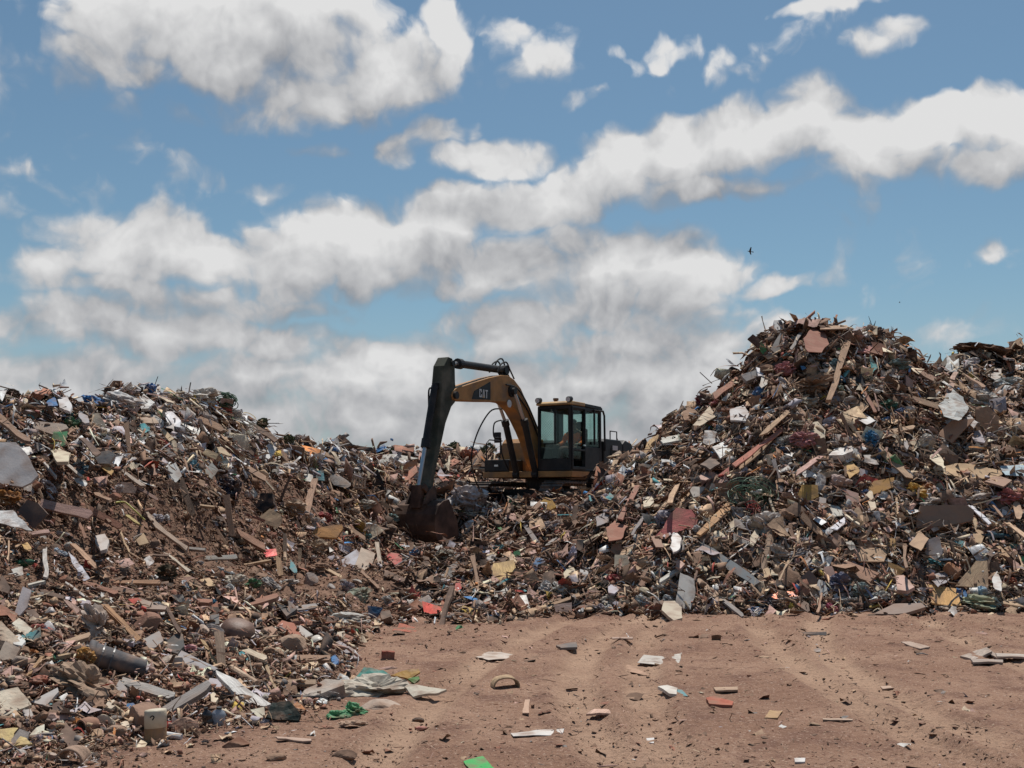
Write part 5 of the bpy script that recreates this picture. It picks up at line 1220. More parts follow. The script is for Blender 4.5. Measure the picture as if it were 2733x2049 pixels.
def build_brick(view, x, y, w, h, color, desc, rz):
    k = scale_at(view, x, y)
    bm = bmesh.new(); bmesh.ops.create_cube(bm, size=1.0)
    bmesh.ops.subdivide_edges(bm, edges=bm.edges[:], cuts=4, use_grid_fill=True)
    for v in bm.verts:
        v.co = Vector((v.co.x * w * k, v.co.y * w * k * .5, v.co.z * h * k)) + Vector((random.gauss(0, .002), random.gauss(0, .002), random.gauss(0, .002)))
    me = bpy.data.meshes.new('brick'); bm.to_mesh(me); bm.free(); me.materials.append(M['stone'])
    o = bpy.data.objects.new('brick', me); COL.objects.link(o); o.color = (*color, 1)
    set_thing(o, view, x, y, w, h, desc, 'brick', gnd=True, rot=(0, R(3), R(rz)))
build_brick('D', 1206, 828, 90, 58, (.30, .105, .075), 'red brick alone at the edge of the yard', 8)
build_brick('D', 620, 40, 40, 30, (.32, .12, .08), 'red brick stub', 20)
def build_arch(view, x, y, w, h, color, desc, rz=0, lm=None):
    """a bent sheet that stands like a little vault, dark underneath"""
    k = scale_at(view, x, y); W2, H = w * k / 2, h * k; ln = W2 * 1.3; t = .012
    V, Fc, n, m_ = [], [], 14, 7
    for s_, off in ((0, 0), (1, t)):
        for i in range(n):
            a = math.pi * i / (n - 1)
            for j in range(m_):
                y_ = ln * (j / (m_ - 1) - .5)
                wv = 1 + .06 * math.sin(3 * a + j)
                V.append(((W2 - off) * math.cos(a) * wv, y_, max((H - off) * math.sin(a) * wv, 0)))
    N_ = n * m_
    for i in range(n - 1):
        for j in range(m_ - 1):
            a = i * m_ + j
            Fc.append((a, a + 1, a + m_ + 1, a + m_)); Fc.append((a + N_, a + m_ + N_, a + m_ + 1 + N_, a + 1 + N_))
    for i in range(n - 1):
        for j in (0, m_ - 1):
            a = i * m_ + j; Fc.append((a, a + m_, a + m_ + N_, a + N_))
    o = MB().add(V, Fc).build('arched_sheet', M['wood'], smooth=True); o.color = (*color, 1)
    set_thing(o, view, x, y, w, h, desc, 'bent sheet', lm, gnd=True); o.location.z -= H * .5; o.rotation_euler = (0, 0, R(rz))
build_arch('H', 147, 325, 100, 42, (.40, .28, .17), 'arched piece of wood with a dark hollow on the bare yard', 12, 'the arched wood on the yard')
build_arch('C', 545, 1560, 200, 110, (.32, .215, .155), 'arched brown sheet with a dark hollow at the foot of the low heap', -10, 'the arched brown sheet')
def build_slat_frame():
    k = scale_at('I', 1080, 500); w, h = 230 * k, 90 * k
    root = MB().box((0, 0, h / 2), (w, .03, .035)).box((0, 0, -h / 2), (w, .03, .035)).build('slatted_frame', M['wood']); root.color = (.26, .17, .12, 1)
    for i in range(9):
        c = MB().box((-w / 2 + w * (i + .5) / 9, -.012, 0), (.03, .012, h)).build('slat', M['wood'], root); c.color = (.30, .20, .14, 1)
    set_thing(root, 'I', 1080, 500, 230, 90, 'slatted brown bed frame end', 'bed frame', 'the slatted bed frame', lift=.25, rot=(R(-25), R(4), 0))
build_slat_frame()
def build_cup():
    k = scale_at('D', 670, 710); r = 55 * k
    o = lathe([(0, 0), (r * .75, 0), (r, r * 1.7), (r * .93, r * 1.7), (r * .7, .1 * r), (0, .1 * r)], 24, .04, 2).build('cup', M['plastic'], smooth=True); o.color = (.58, .53, .46, 1)
    lathe([(r * .95, r * 1.62), (r * 1.06, r * 1.64), (r * 1.06, r * 1.72), (r * .95, r * 1.72)], 24, .04, 2).build('rim', M['plastic'], o).color = (.56, .51, .44, 1)
    ax = Vector((.3, -.5, -.25)).normalized()
    set_thing(o, 'D', 670, 715, 115, 95, 'off white cup lying on its side', 'cup', lift=.05); o.rotation_euler = ax.to_track_quat('Z', 'Y').to_euler()
build_cup()
# ------------------------------------------------------------------ more single pieces of the same kinds, scattered as the heaps show them
VIEW['Z'] = (0, 0, 1 / KX)
def in_poly(x, y, P):
    inside = np.zeros(x.shape, bool); j = len(P) - 1
    for i in range(len(P)):
        xi, yi, xj, yj = P[i][0], P[i][1], P[j][0], P[j][1]
        if yi != yj:
            inside ^= ((yi > y) != (yj > y)) & (x < (xj - xi) * (y - yi) / (yj - yi) + xi)
        j = i
    return inside
def covered(x, y, outlines):
    m = np.zeros(x.shape, bool)
    for P in outlines:
        lo, hi = P.min(0), P.max(0)
        k = np.nonzero((x >= lo[0]) & (x <= hi[0]) & (y >= lo[1]) & (y <= hi[1]) & ~m)[0]
        if len(k): m[k[in_poly(x[k], y[k], P)]] = True
    return m
def zone(px, py):
    """what the rubbish is mostly made of there"""
    if px < 430 and py < 478 and py < 478 - .12 * max(0, 200 - px): return 'white'
    if px < 330 and py < 600: return 'earth'
    if px < 420 and py >= 600: return 'rubble'
    if px < 610 and py > 470: return 'dark'
    return 'mixed'
COLORS = {'white': (.60, .58, .55), 'pale': (.46, .42, .38), 'cream': (.55, .46, .34), 'tan': (.44, .30, .19), 'brown': (.27, .165, .11), 'red brown': (.27, .125, .085), 'dark brown': (.10, .062, .045),
          'grey': (.27, .245, .23), 'dark grey': (.075, .07, .068), 'pinkish': (.44, .28, .23), 'lilac grey': (.40, .36, .38), 'ochre': (.46, .29, .12), 'blue': (.05, .16, .34), 'teal': (.07, .23, .25), 'green': (.06, .19, .09), 'red': (.40, .07, .06), 'black': (.022, .022, .024), 'orange': (.50, .20, .07), 'yellow': (.52, .38, .08), 'pale blue': (.38, .48, .58)}
KINDS = {  # kind: how many, noun, palette weights
 'P': (150, ('plank', 'lath'), {'tan': 5, 'brown': 5, 'red brown': 3, 'dark brown': 3, 'pale': 2, 'grey': 2, 'pinkish': 2, 'cream': 1}),
 'K': (90, ('stick', 'stick'), {'tan': 5, 'brown': 5, 'red brown': 2, 'dark brown': 3, 'pale': 3, 'cream': 2, 'grey': 2}),
 'B': (150, ('board shard', 'board shard'), {'white': 5, 'pale': 5, 'grey': 4, 'lilac grey': 3, 'cream': 4, 'pinkish': 4, 'brown': 4, 'dark brown': 3, 'dark grey': 2, 'red': .6, 'blue': .4}),
 'C': (110, ('cardboard piece', 'cardboard piece'), {'tan': 5, 'brown': 5, 'ochre': 3, 'cream': 2, 'dark brown': 2, 'red brown': 2}),
 'S': (120, ('plastic sheet', 'plastic scrap'), {'white': 6, 'pale': 5, 'lilac grey': 3, 'blue': .8, 'teal': .6, 'black': 2.5, 'green': .4, 'red': .35, 'pale blue': .8, 'yellow': .3, 'tan': 2}),
 'stone': (110, ('stone', 'stone'), {'brown': 4, 'grey': 3, 'pinkish': 4, 'pale': 2, 'red brown': 3, 'cream': 1}),
 'bag': (180, ('bag', 'plastic wad'), {'white': 7, 'pale': 4, 'lilac grey': 3, 'black': 3, 'blue': 1.5, 'teal': 1, 'green': 1, 'red': 1, 'orange': .6, 'yellow': .6, 'pale blue': 1.5, 'pinkish': 1.5}),
 'bundle': (80, ('cloth wad', 'cloth wad'), {'dark brown': 4, 'brown': 4, 'dark grey': 3, 'lilac grey': 2, 'red': 1, 'pale': 2, 'black': 2, 'teal': .6, 'blue': .6})}
ZW = {'P': dict(white=.5, earth=.35, rubble=.8, dark=1.1, mixed=1.1), 'K': dict(white=.6, earth=1.3, rubble=.7, dark=1.2, mixed=1), 'B': dict(white=1.2, earth=.2, rubble=1.1, dark=.6, mixed=1), 'C': dict(white=.7, earth=.3, rubble=.5, dark=.7, mixed=1.2),
      'S': dict(white=2.4, earth=.4, rubble=.5, dark=1, mixed=1), 'stone': dict(white=.2, earth=.4, rubble=2.2, dark=.5, mixed=.5), 'bag': dict(white=3.0, earth=.3, rubble=.4, dark=1, mixed=1), 'bundle': dict(white=.9, earth=.4, rubble=.6, dark=1.3, mixed=1)}
rs = random.Random(42)
HERO = list(OUTLINES)
placed = [(t['x'], t['y'], max(t['w'], t['h'])) for t in THINGS]
def wobble(c):
    k = rs.uniform(.8, 1.15)
    return tuple(min(.7, max(.012, v * k * rs.uniform(.97, 1.03))) for v in c)
_n = 14000
_cx, _cy = rng.uniform(4, 1020, _n), rng.uniform(322, 762, _n)
_wx, _wy, _wz, _ok = SIGHT.hit(_cx, _cy)
_ok &= (_wz > ground_height(_wx, _wy) + .04) & (_wy < 30.5)
_ok &= ~((_cx > 385) & (_cx < 478) & (_cy > 350) & (_cy < 552)) & ~((_cx > 470) & (_cx < 605) & (_cy < 492))
CAND = np.nonzero(_ok)[0].tolist()
def free_spot(kind, size):
    for _ in range(60):
        i = CAND[rs.randrange(len(CAND))]; x, y = _cx[i], _cy[i]
        if rs.random() * 2.2 > ZW[kind][zone(x, y)]: continue
        if any(math.hypot(x - a, y - b) < .36 * (s + size) for a, b, s in placed): continue
        return x, y, _wx[i], _wy[i], _wz[i]
    return None
for kind, (count, nouns, pal) in KINDS.items():
    for _ in range(count):
        near = rs.random()
        size = {'P': rs.uniform(20, 48), 'K': rs.uniform(15, 38), 'B': rs.uniform(9, 25), 'C': rs.uniform(12, 30), 'S': rs.uniform(11, 27), 'stone': rs.uniform(6, 14), 'bag': rs.uniform(7, 18), 'bundle': rs.uniform(10, 24)}[kind] * (1.15 if near > .75 else 1)
        got = free_spot(kind, size)
        if got is None: continue
        x, y, wx, wy, wz = got
        if wy < 11: size *= 1.2
        z = zone(x, y)
        if z == 'mixed' and kind in 'BCS': size *= 1.25
        w = dict(pal)
        if z == 'white':
            for c in ('white', 'pale', 'lilac grey', 'cream'):
                if c in w: w[c] *= 2.2
        if z == 'earth':
            for c in ('brown', 'red brown', 'dark brown'):
                if c in w: w[c] *= 2
        cn = rs.choices(list(w), list(w.values()))[0]; col = wobble(COLORS[cn])
        nrm = normal_at(np.array([wx]), np.array([wy]), .5)[0]
        # downhill direction as it runs in the picture
        g = np.array([nrm[0], nrm[1], 0]); p0 = np.array([wx, wy, wz])
        p1 = p0 + np.array([g[0], g[1], -(1 - nrm[2] ** 2) / max(nrm[2], .3)]) * .5
        a0, a1 = pix_of(p0), pix_of(p1)
        ang = math.atan2(a1[1] - a0[1], a1[0] - a0[0]) + rs.gauss(0, .55)
        e = math.degrees(math.asin(np.clip(nrm[2], 0, 1)))
        tilt = (rs.gauss(0, 16), float(np.clip(e + rs.gauss(-4, 14), 14, 70)))
        big = nouns[0] if size > {'P': 26, 'S': 14, 'bag': 10}.get(kind, 0) else nouns[1]
        if kind in 'PK':
            wd = size * rs.uniform(.09, .17) if kind == 'P' else rs.uniform(1.3, 2.4)
            c_, s_ = math.cos(ang), math.sin(ang); L2 = size / 2; k = rs.uniform(-.3, .3)
            q = [(-L2, -wd / 2), (L2 * rs.uniform(.8, 1), -wd / 2 + k), (L2, wd / 2 * rs.uniform(-.6, 1)), (L2 * rs.uniform(.75, .95), wd / 2 + k), (-L2 * rs.uniform(.85, 1), wd / 2)]
            pts = [(x + a * c_ - b * s_, y + a * s_ + b * c_) for a, b in q]
            plate(kind, 'Z', pts, tilt, col, rs.uniform(.015, .045), '%s %s' % (cn, big), wob=rs.uniform(.004, .02))
        elif kind in 'BCS':
            n = rs.choice([4, 4, 5, 5, 6]); asp = rs.uniform(.45, .85); a = rs.uniform(0, 6.28)
            pts = []
            for i in range(n):
                t = a + 6.283 * (i + rs.uniform(-.25, .25)) / n; q = rs.uniform(.8, 1.1) * size / 2
                u, v = q * math.cos(t), q * math.sin(t) * asp
                pts.append((x + u * math.cos(ang) - v * math.sin(ang), y + u * math.sin(ang) + v * math.cos(ang)))
            plate(kind, 'Z', pts, tilt, col, {'B': rs.uniform(.012, .05), 'C': .014, 'S': .008}[kind], '%s %s' % (cn, big), wob={'B': .012, 'C': rs.uniform(.02, .06), 'S': rs.uniform(.06, .14)}[kind])
        else:
            lump(kind, 'Z', x, y, size * rs.uniform(.9, 1.3), size * rs.uniform(.55, .85), col, '%s %s' % (cn, big), rs.uniform(-40, 40), depth=rs.uniform(.7, 1))
        placed.append((x, y, size))

# ------------------------------------------------------------------ the loose scraps: far past counting, one mass for each heap
BOX_Q = np.array([(0,1,3,2),(4,6,7,5),(0,4,5,1),(2,3,7,6),(0,2,6,4),(1,5,7,3)])
BOX_V = np.array([(x, y, z) for x in (-.5, .5) for y in (-.5, .5) for z in (-.5, .5)], float)
# a stick has a middle ring so that it can bend and taper
ST_V = np.array([(x, y, z) for x in (-.5, 0, .5) for (y, z) in ((-.5, -.5), (.5, -.5), (.5, .5), (-.5, .5))], float)
ST_Q = np.array([(r * 4 + i, r * 4 + (i + 1) % 4, r * 4 + 4 + (i + 1) % 4, r * 4 + 4 + i) for r in (0, 1) for i in range(4)] + [(3, 2, 1, 0), (8, 9, 10, 11)])
SH_V = np.array([(x, y, 0) for x in (-.5, 0, .5) for y in (-.5, 0, .5)], float)
SH_Q = np.array([(0,3,4,1),(1,4,5,2),(3,6,7,4),(4,7,8,5)])
RB_V = np.array([(x, y, 0) for x in np.linspace(-.5, .5, 6) for y in (-.5, .5)], float)
RB_Q = np.array([(2*i, 2*i+2, 2*i+3, 2*i+1) for i in range(5)])

PAL = np.array([(.20,.122,.082),(.235,.108,.073),(.060,.042,.033),(.40,.27,.175),(.50,.38,.26),(.24,.215,.20),(.60,.58,.55),(.38,.34,.36),(.43,.27,.225),(.55,.46,.34),
                (.06,.17,.34),(.07,.23,.25),(.06,.19,.09),(.40,.07,.055),(.52,.36,.08),(.50,.20,.07),(.025,.025,.027),(.14,.088,.062)])
PW = {'mixed': [29,15,8,19,9,6,10,3,6,7,.5,.4,.35,.5,.4,.7,2.5,16], 'white': [16,6,4,10,6,9,32,12,7,7,1.2,1.2,1,.8,.4,.4,3,8], 'earth': [34,20,10,10,2,5,3,2,7,3,.3,.3,.3,.3,.2,.4,2,18],
      'rubble': [24,16,7,12,5,10,5,4,10,8,.4,.5,.3,.8,.3,.6,2,12], 'dark': [24,11,14,11,4,7,4,3,5,4,.7,.8,.5,.7,.5,.6,5,18]}
ZN = ['mixed', 'white', 'earth', 'rubble', 'dark']
def zones(px, py):
    z = np.zeros(len(px), int)
    z[(px < 610) & (py > 470)] = 4
    z[(px < 420) & (py >= 600)] = 3
    z[(px < 330) & (py < 600)] = 2
    z[(px < 400) & (px >= 300) & (py > 545) & (py < 625)] = 2
    z[(px < 430) & (py < 478 - .12 * np.maximum(0, 200 - px))] = 1
    return z

def make_scraps(x, y, z, D, px, py, zn, kind, grd=False, crumb=False):
    """arrays of vertices, quads and tints for scraps of one shape"""
    n = len(x)
    T, Q = {'stick': (ST_V, ST_Q), 'chip': (BOX_V, BOX_Q), 'chunk': (BOX_V, BOX_Q), 'sheet': (SH_V, SH_Q), 'ribbon': (RB_V, RB_Q), 'fiber': (RB_V, RB_Q)}[kind]
    m = D / F * np.where(zn == 2, .62, 1.0)
    ln = rng.lognormal
    if kind == 'stick': L = np.clip(ln(2.45, .55, n), 3, 36); W = np.clip(ln(.22, .45, n), .5, 3.4); H = W * rng.uniform(.4, 1, n)
    elif kind == 'chip': L = np.clip(ln(1.85, .62, n), 2, 22); W = L * rng.uniform(.35, .95, n); H = rng.uniform(.25, .9, n)
    elif kind == 'chunk': L = np.clip(ln(1.1, .45, n), 1.3, 7); W = L * rng.uniform(.6, 1, n); H = L * rng.uniform(.45, .9, n)
    elif kind == 'sheet': L = np.clip(ln(2.0, .6, n), 2.5, 22); W = L * rng.uniform(.45, 1, n); H = L
    elif kind == 'fiber': L = np.clip(ln(2.75, .4, n), 7, 30); W = rng.uniform(.45, 1.0, n); H = L
    else: L = np.clip(ln(2.4, .5, n), 4, 28); W = rng.uniform(.7, 2.4, n); H = L
    if grd: L = L * .6; W = W * .6; H = H * (.32 if kind == 'chunk' else .5)
    V = np.repeat(T[None], n, 0)
    V = V + rng.normal(0, {'stick': .05, 'chip': .11, 'chunk': .17, 'sheet': .07, 'ribbon': .03, 'fiber': .012}[kind], V.shape)
    if kind == 'stick':
        V[:, 4:8, 2] += rng.normal(0, 1.2, n)[:, None]; V[:, 4:8, 1] += rng.normal(0, .9, n)[:, None]
        tip = rng.uniform(.15, 1, (n, 1, 1)); V[:, 8:, 1:] *= tip
    if kind == 'sheet': V[:, :, 2] = rng.normal(0, .16, (n, 9))
    if kind in ('ribbon', 'fiber'):
        k = rng.normal(0, 2.2 if kind == 'ribbon' else 1.3, n)[:, None]; xx = V[:, :, 0]
        V[:, :, 2] = .35 * np.cos(xx * k) + rng.normal(0, .02, xx.shape)
        V[:, :, 1] += (.5 / np.maximum(W, .5) * L * .25)[:, None] * np.sin(xx * rng.normal(0, 2.5, n)[:, None])
    V = V * np.stack([L * m, W * m, H * m], -1)[:, None, :]
    nr = normal_at(x, y, .3)
    g = nr.copy(); g[:, 2] = 0
    N = nr + rng.normal(0, .16 if grd else .45, nr.shape); N /= np.linalg.norm(N, axis=1, keepdims=True)
    t = rng.normal(0, .55, nr.shape) + g * (0 if grd else 1.5) * rng.choice([-1, 1], n)[:, None]
    if kind == 'stick' and not grd:
        k = rng.random(n) < .06; t[k] = N[k] * .9 + rng.normal(0, .5, (k.sum(), 3))
    t -= N * (t * N).sum(1, keepdims=True) * (np.where(rng.random(n) < (1.0 if kind == 'fiber' else .88), 1.0, .3)[:, None])
    t /= np.linalg.norm(t, axis=1, keepdims=True)
    b = np.cross(N, t); b /= np.linalg.norm(b, axis=1, keepdims=True); N = np.cross(t, b)
    lift = rng.exponential(.028, n) * D / 18 * (0 if grd else 1) + H * m * (.25 if kind in ('chip', 'chunk', 'stick') else .05)
    P = np.stack([x, y, z], -1) + nr * lift[:, None]
    V = V[:, :, :1] * t[:, None] + V[:, :, 1:2] * b[:, None] + V[:, :, 2:] * N[:, None] + P[:, None]
    c = np.zeros((n, 3))
    for i, nm in enumerate(ZN):
        k = zn == i
        w = np.array(PW[nm], float)
        if kind == 'stick': w = w * np.array([1,1,1,1.2,1.4,.7,.35,.4,.7,.9,.15,.15,.15,.3,.3,.5,.6,1])
        if kind == 'fiber': w = w * np.array([1.6,1.2,1.4,1.5,1,.9,.2,.4,.4,.5,.1,.15,.3,.15,.2,.2,.8,1.5])
        if kind == 'chunk': w = w * np.array([1.5,1.5,1,.8,.5,1,.45,.5,1,.6,.2,.2,.2,.4,.2,.4,.5,1.4])
        if kind in ('sheet', 'ribbon'): w = w * np.array([.6,.6,.8,.7,.5,.8,1.6,1.5,1,.9,2,2,2,1.5,1,1,1.5,.7])
        if grd or crumb: w = w * np.array([3,3,.25,1.2,.4,.6,.55,.3,1.6,.5,.08,.12,.05,.15,.03,.12,.15,2.0])
        c[k] = PAL[rng.choice(len(PAL), k.sum(), p=w / w.sum())]
    shade = rng.uniform(.72, 1.2, (n, 1)) * (1 + .25 * fbm(x * 1.1, y * 1.1 + z, 2))[:, None]
    c = np.clip(c * shade * (1.0 if grd or crumb else 1.25), .01, .70)
    nv = len(T)
    return V.reshape(-1, 3), (Q[None] + (np.arange(n) * nv)[:, None, None]).reshape(-1, 4), np.repeat(c, nv, 0)

def top_heap(x, y):
    hs = np.stack([ground_height(x, y)] + [heap_height(h, x, y) for h in HEAPS]); return hs.argmax(0)
SCRAP_SAY = ['small clods, chips and litter strewn over the bare yard', 'loose splinters, rubble and scraps that cover the long low heap', 'loose rubbish trampled between the two heaps and round the excavator',
             'loose wood, plastic and cardboard scraps that cover the tall heap', 'loose scraps on the heap behind the tall heap']
def scatter():
    parts = [[] for _ in range(5)]
    MIX = {'stick': .39, 'chip': .23, 'chunk': .08, 'sheet': .14, 'ribbon': .08, 'fiber': .08}
    for cx, cnt, keep in ((0.0, 100000, True), (-3.0, 22000, False), (3.0, 22000, False)):
        S_ = SIGHT if cx == 0 else Sight(cx)
        px = rng.uniform(-150, 1174, cnt); py = rng.uniform(315, 800, cnt)
        x, y, z, ok = S_.hit(px, py)
        ok &= y < 44
        x, y, z = x[ok], y[ok], z[ok]
        qx, qy = pix_of((x, y, z))
        hid = covered(qx, qy, OUTLINES) & (rng.random(len(x)) < .97)
        th = top_heap(x, y)
        gr = th == 0
        hid |= gr & (rng.random(len(x)) < .93)
        bare = fbm(x * .45 + 7, y * .45 + z, 3)      # patches where the soil shows
        zn0 = zones(qx, qy); hid |= rng.random(len(x)) < np.array([.10, .08, .52, .24, .16])[zn0] * np.clip(1 + 2.6 * bare, .1, 2.1)
        x, y, z, qx, qy, th = [a[~hid] for a in (x, y, z, qx, qy, th)]
        pick = rng.choice(6, len(x), p=list(MIX.values())); zn = zones(qx, qy)
        pick = np.where((zn == 3) & (rng.random(len(x)) < .3), 2, pick)
        D = y.copy()
        for hi in range(5):
            for i, kd in enumerate(MIX):
                k = (th == hi) & (pick == i)
                if k.sum(): parts[hi].append(make_scraps(x[k], y[k], z[k], D[k], qx[k], qy[k], zn[k], kd, grd=hi == 0))
    # crumbs of earth that bind the waste
    n = 85000
    px, py = rng.uniform(-80, 1104, n), rng.uniform(380, 770, n)
    x, y, z, ok = SIGHT.hit(px, py); th = top_heap(x, y); zn = zones(px, py)
    k = ok & (th > 0) & (y < 32) & (rng.random(n) < np.where((zn == 2) | (zn == 3), 1.0, .4))
    x, y, z, px, py, th = x[k], y[k], z[k], px[k], py[k], th[k]
    for hi in range(1, 5):
        k = th == hi
        for kd, part in (('chunk', .6), ('chip', .25), ('stick', .15)):
            q = k & (rng.random(len(x)) < part)
            if q.sum(): parts[hi].append(make_scraps(x[q], y[q], z[q], y[q] * .55, px[q], py[q], np.full(q.sum(), 2), kd, crumb=True))
    # the yard: more grit close to the foot of the heaps and along the low heap
    n = 44000
    px, py = rng.uniform(-60, 1084, n), 608 + 174 * rng.random(n) ** 1.1
    x, y, z, ok = SIGHT.hit(px, py); th = top_heap(x, y)
    patch = fbm(x * .55 + 3, y * .55, 3)
    gap = np.min([np.maximum(0, -heap_height(h, x, y, False) / .35) for h in HEAPS], axis=0)      # metres to the nearest foot
    k = (th == 0) & ok & (rng.random(n) < np.clip(.13 + .6 * patch + .9 * np.exp(-gap / .5), .03, 1))
    near = k & (rng.random(n) < .75 * np.exp(-gap / .35))
    for i, kd in enumerate(MIX):
        q = near & (rng.integers(0, 6, n) == i)
        if q.sum(): parts[0].append(make_scraps(x[q], y[q], z[q], y[q] * .75, px[q], py[q], np.zeros(q.sum(), int), kd))
    k &= ~near
    x, y, z, px, py = x[k], y[k], z[k], px[k], py[k]
    pick = rng.choice(6, len(x), p=[.14, .30, .44, .06, .03, .03]); zn = np.full(len(x), 2)
    for i, kd in enumerate(MIX):
        k = pick == i
        parts[0].append(make_scraps(x[k], y[k], z[k], y[k] * .62, px[k], py[k], zn[k], kd, grd=True))
    for hi, nm in enumerate(['litter', 'loose_rubbish', 'loose_rubbish', 'loose_rubbish', 'loose_rubbish']):
        off, V, Q, C = 0, [], [], []
        for v, q, c in parts[hi]:
            V.append(v); Q.append(q + off); C.append(c); off += len(v)
        o = big_mesh(nm, np.concatenate(V), NOTRI, np.concatenate(Q), [M['scrap']], tint=np.concatenate(C))
        tag(o, SCRAP_SAY[hi], 'litter' if hi == 0 else 'rubbish', kind='stuff')
scatter()
# ------------------------------------------------------------------ birds, weeds
def build_bird(px, py, D, span, desc, bank):
    m = MB()
    body = [(-.22, 0, 0), (-.12, 0, .01), (0, 0, .015), (.12, 0, .01), (.2, 0, .0), (.26, 0, -.01)]
    s = span
    m.tube([Vector(p) * s for p in body], [s * r for r in (.012, .035, .05, .045, .03, .008)], 10)
    o = m.build('bird', X['black'], smooth=True)
    for sg in (-1, 1):
        w = MB()
        pts = [(.10, .04), (.06, .22), (.02, .38), (-.07, .52), (-.12, .46), (-.10, .24), (-.10, .04)]
        zz = [.02, .08, .12, .10, .10, .07, .02]
        V = [(a * s, b * sg * s, z * s) for (a, b), z in zip(pts, zz)]; V += [(a, b, z - .008 * s) for a, b, z in V]
        n = len(pts); w.add(V, [tuple(range(n)), tuple(range(2 * n - 1, n - 1, -1))] + [(i, i + n, (i + 1) % n + n, (i + 1) % n) for i in range(n)])
        w.build('wing', X['black'], o)
    MB().prism([(-.2 * s, -.004 * s), (-.36 * s, -.008 * s), (-.36 * s, .004 * s), (-.2 * s, .008 * s)], -.05 * s, .05 * s).build('tail', X['black'], o)
    d = pix_dir(px, py); o.location = np.array([0, 0, CAMZ]) + d / d[1] * D; o.rotation_euler = (R(bank), R(-14), R(160))
    return tag(o, desc, 'bird', kind='thing')
build_bird(750, 251.5, 70, .66, 'small dark bird gliding in a blue gap above the tall heap', 38)
build_bird(899.5, 302.5, 140, .45, 'tiny dark speck of a bird low over the summit of the tall heap', 20)

def build_weed(px, py, hpx, desc, n=9, thick=.006, col=(.05, .04, .032)):
    S, N, D, up = spot(px, py + 3); k = D / F; m = MB(); rr = random.Random(int(px * 7))
    for i in range(n):
        a, h = rr.uniform(0, 6.28), hpx * k * rr.uniform(.5, 1.1); q = rr.uniform(.05, .35) * h
        p = [(0, 0, -.05), (q * .3 * math.cos(a), q * .3 * math.sin(a), h * .5), (q * math.cos(a), q * math.sin(a), h)]
        m.tube(smooth_path(p, 4), [thick * (1 - .8 * j / 8) for j in range(9)], 5)
    o = m.build('dry_weed', M['wood']); o.color = (*col, 1)
    o.location = (S[0], S[1], S[2])
    return tag(o, desc, 'weed', kind='thing')
build_weed(873, 331, 17, 'dark spiky dry weed on the summit of the tall heap', 12, .016)
build_weed(891, 337, 13, 'second dark spiky weed, lower on the summit of the tall heap', 9, .014)
build_weed(608, 446, 14, 'thin dry twigs beside the rear of the excavator', 8, .008)
build_weed(668, 415, 9, 'small bristling twigs on the flank of the tall heap', 7, .007)
M['leaf'] = material('dusty_leaf', color=(.075, .095, .04), rough=.8, var=.4, vscale=30, dust=.2, dscale=10, bump=0)
SH_SAY = ['low grey green bush at the end of the low heap', 'small bush just behind the bucket arm of the excavator', 'straggly bush on the far ridge past the stick', 'round green bush beside the hanging hose', 'pale dry bush on the ridge before the cab', 'small green tuft on the back slope of the low heap']
for i, (px, py, wpx) in enumerate([(287, 436, 12), (394, 452, 12), (452, 449, 14), (487, 451, 18), (470, 452, 10), (262, 424, 9)]):
    S, N, D, up = spot(px, py + 2); k = D / F; rr = np.random.default_rng(i + 60)
    root = MB().tube([(0, 0, -.1), (.02, 0, wpx * k * .5)], [.02, .01], 6).build('bush', M['wood']); root.color = (.1, .07, .05, 1)
    root.location = S; n = 420
    c = rr.normal(0, 1, (n, 3)); c /= np.linalg.norm(c, axis=1, keepdims=True); c *= (rr.random((n, 1)) ** .4) * np.array([wpx * k * .5, wpx * k * .5, wpx * k * .38]); c[:, 2] += wpx * k * .3
    c += .25 * wpx * k * .4 * np.sin(c[:, ::-1] * 9)
    q = SH_V[[0, 2, 8, 6]][None] * rr.uniform(.05, .11, (n, 1, 1)) * np.array([1, .5, 1])
    th = rr.uniform(0, 6.28, (3, n)); cx, sx = np.cos(th), np.sin(th)
    u = np.stack([cx[0] * cx[1], sx[0] * cx[1], sx[1]], -1); v = np.cross(u, np.stack([cx[2], sx[2], np.ones(n) * .4], -1)); v /= np.linalg.norm(v, axis=1, keepdims=True)
    V = q[:, :, :1] * u[:, None] + q[:, :, 1:2] * v[:, None] + c[:, None]
    f = big_mesh('foliage', V.reshape(-1, 3), NOTRI, np.arange(n * 4).reshape(-1, 4), [M['leaf']]); f.parent = root
    tag(root, SH_SAY[i], 'bush', 'bushes along the skyline', 'thing')

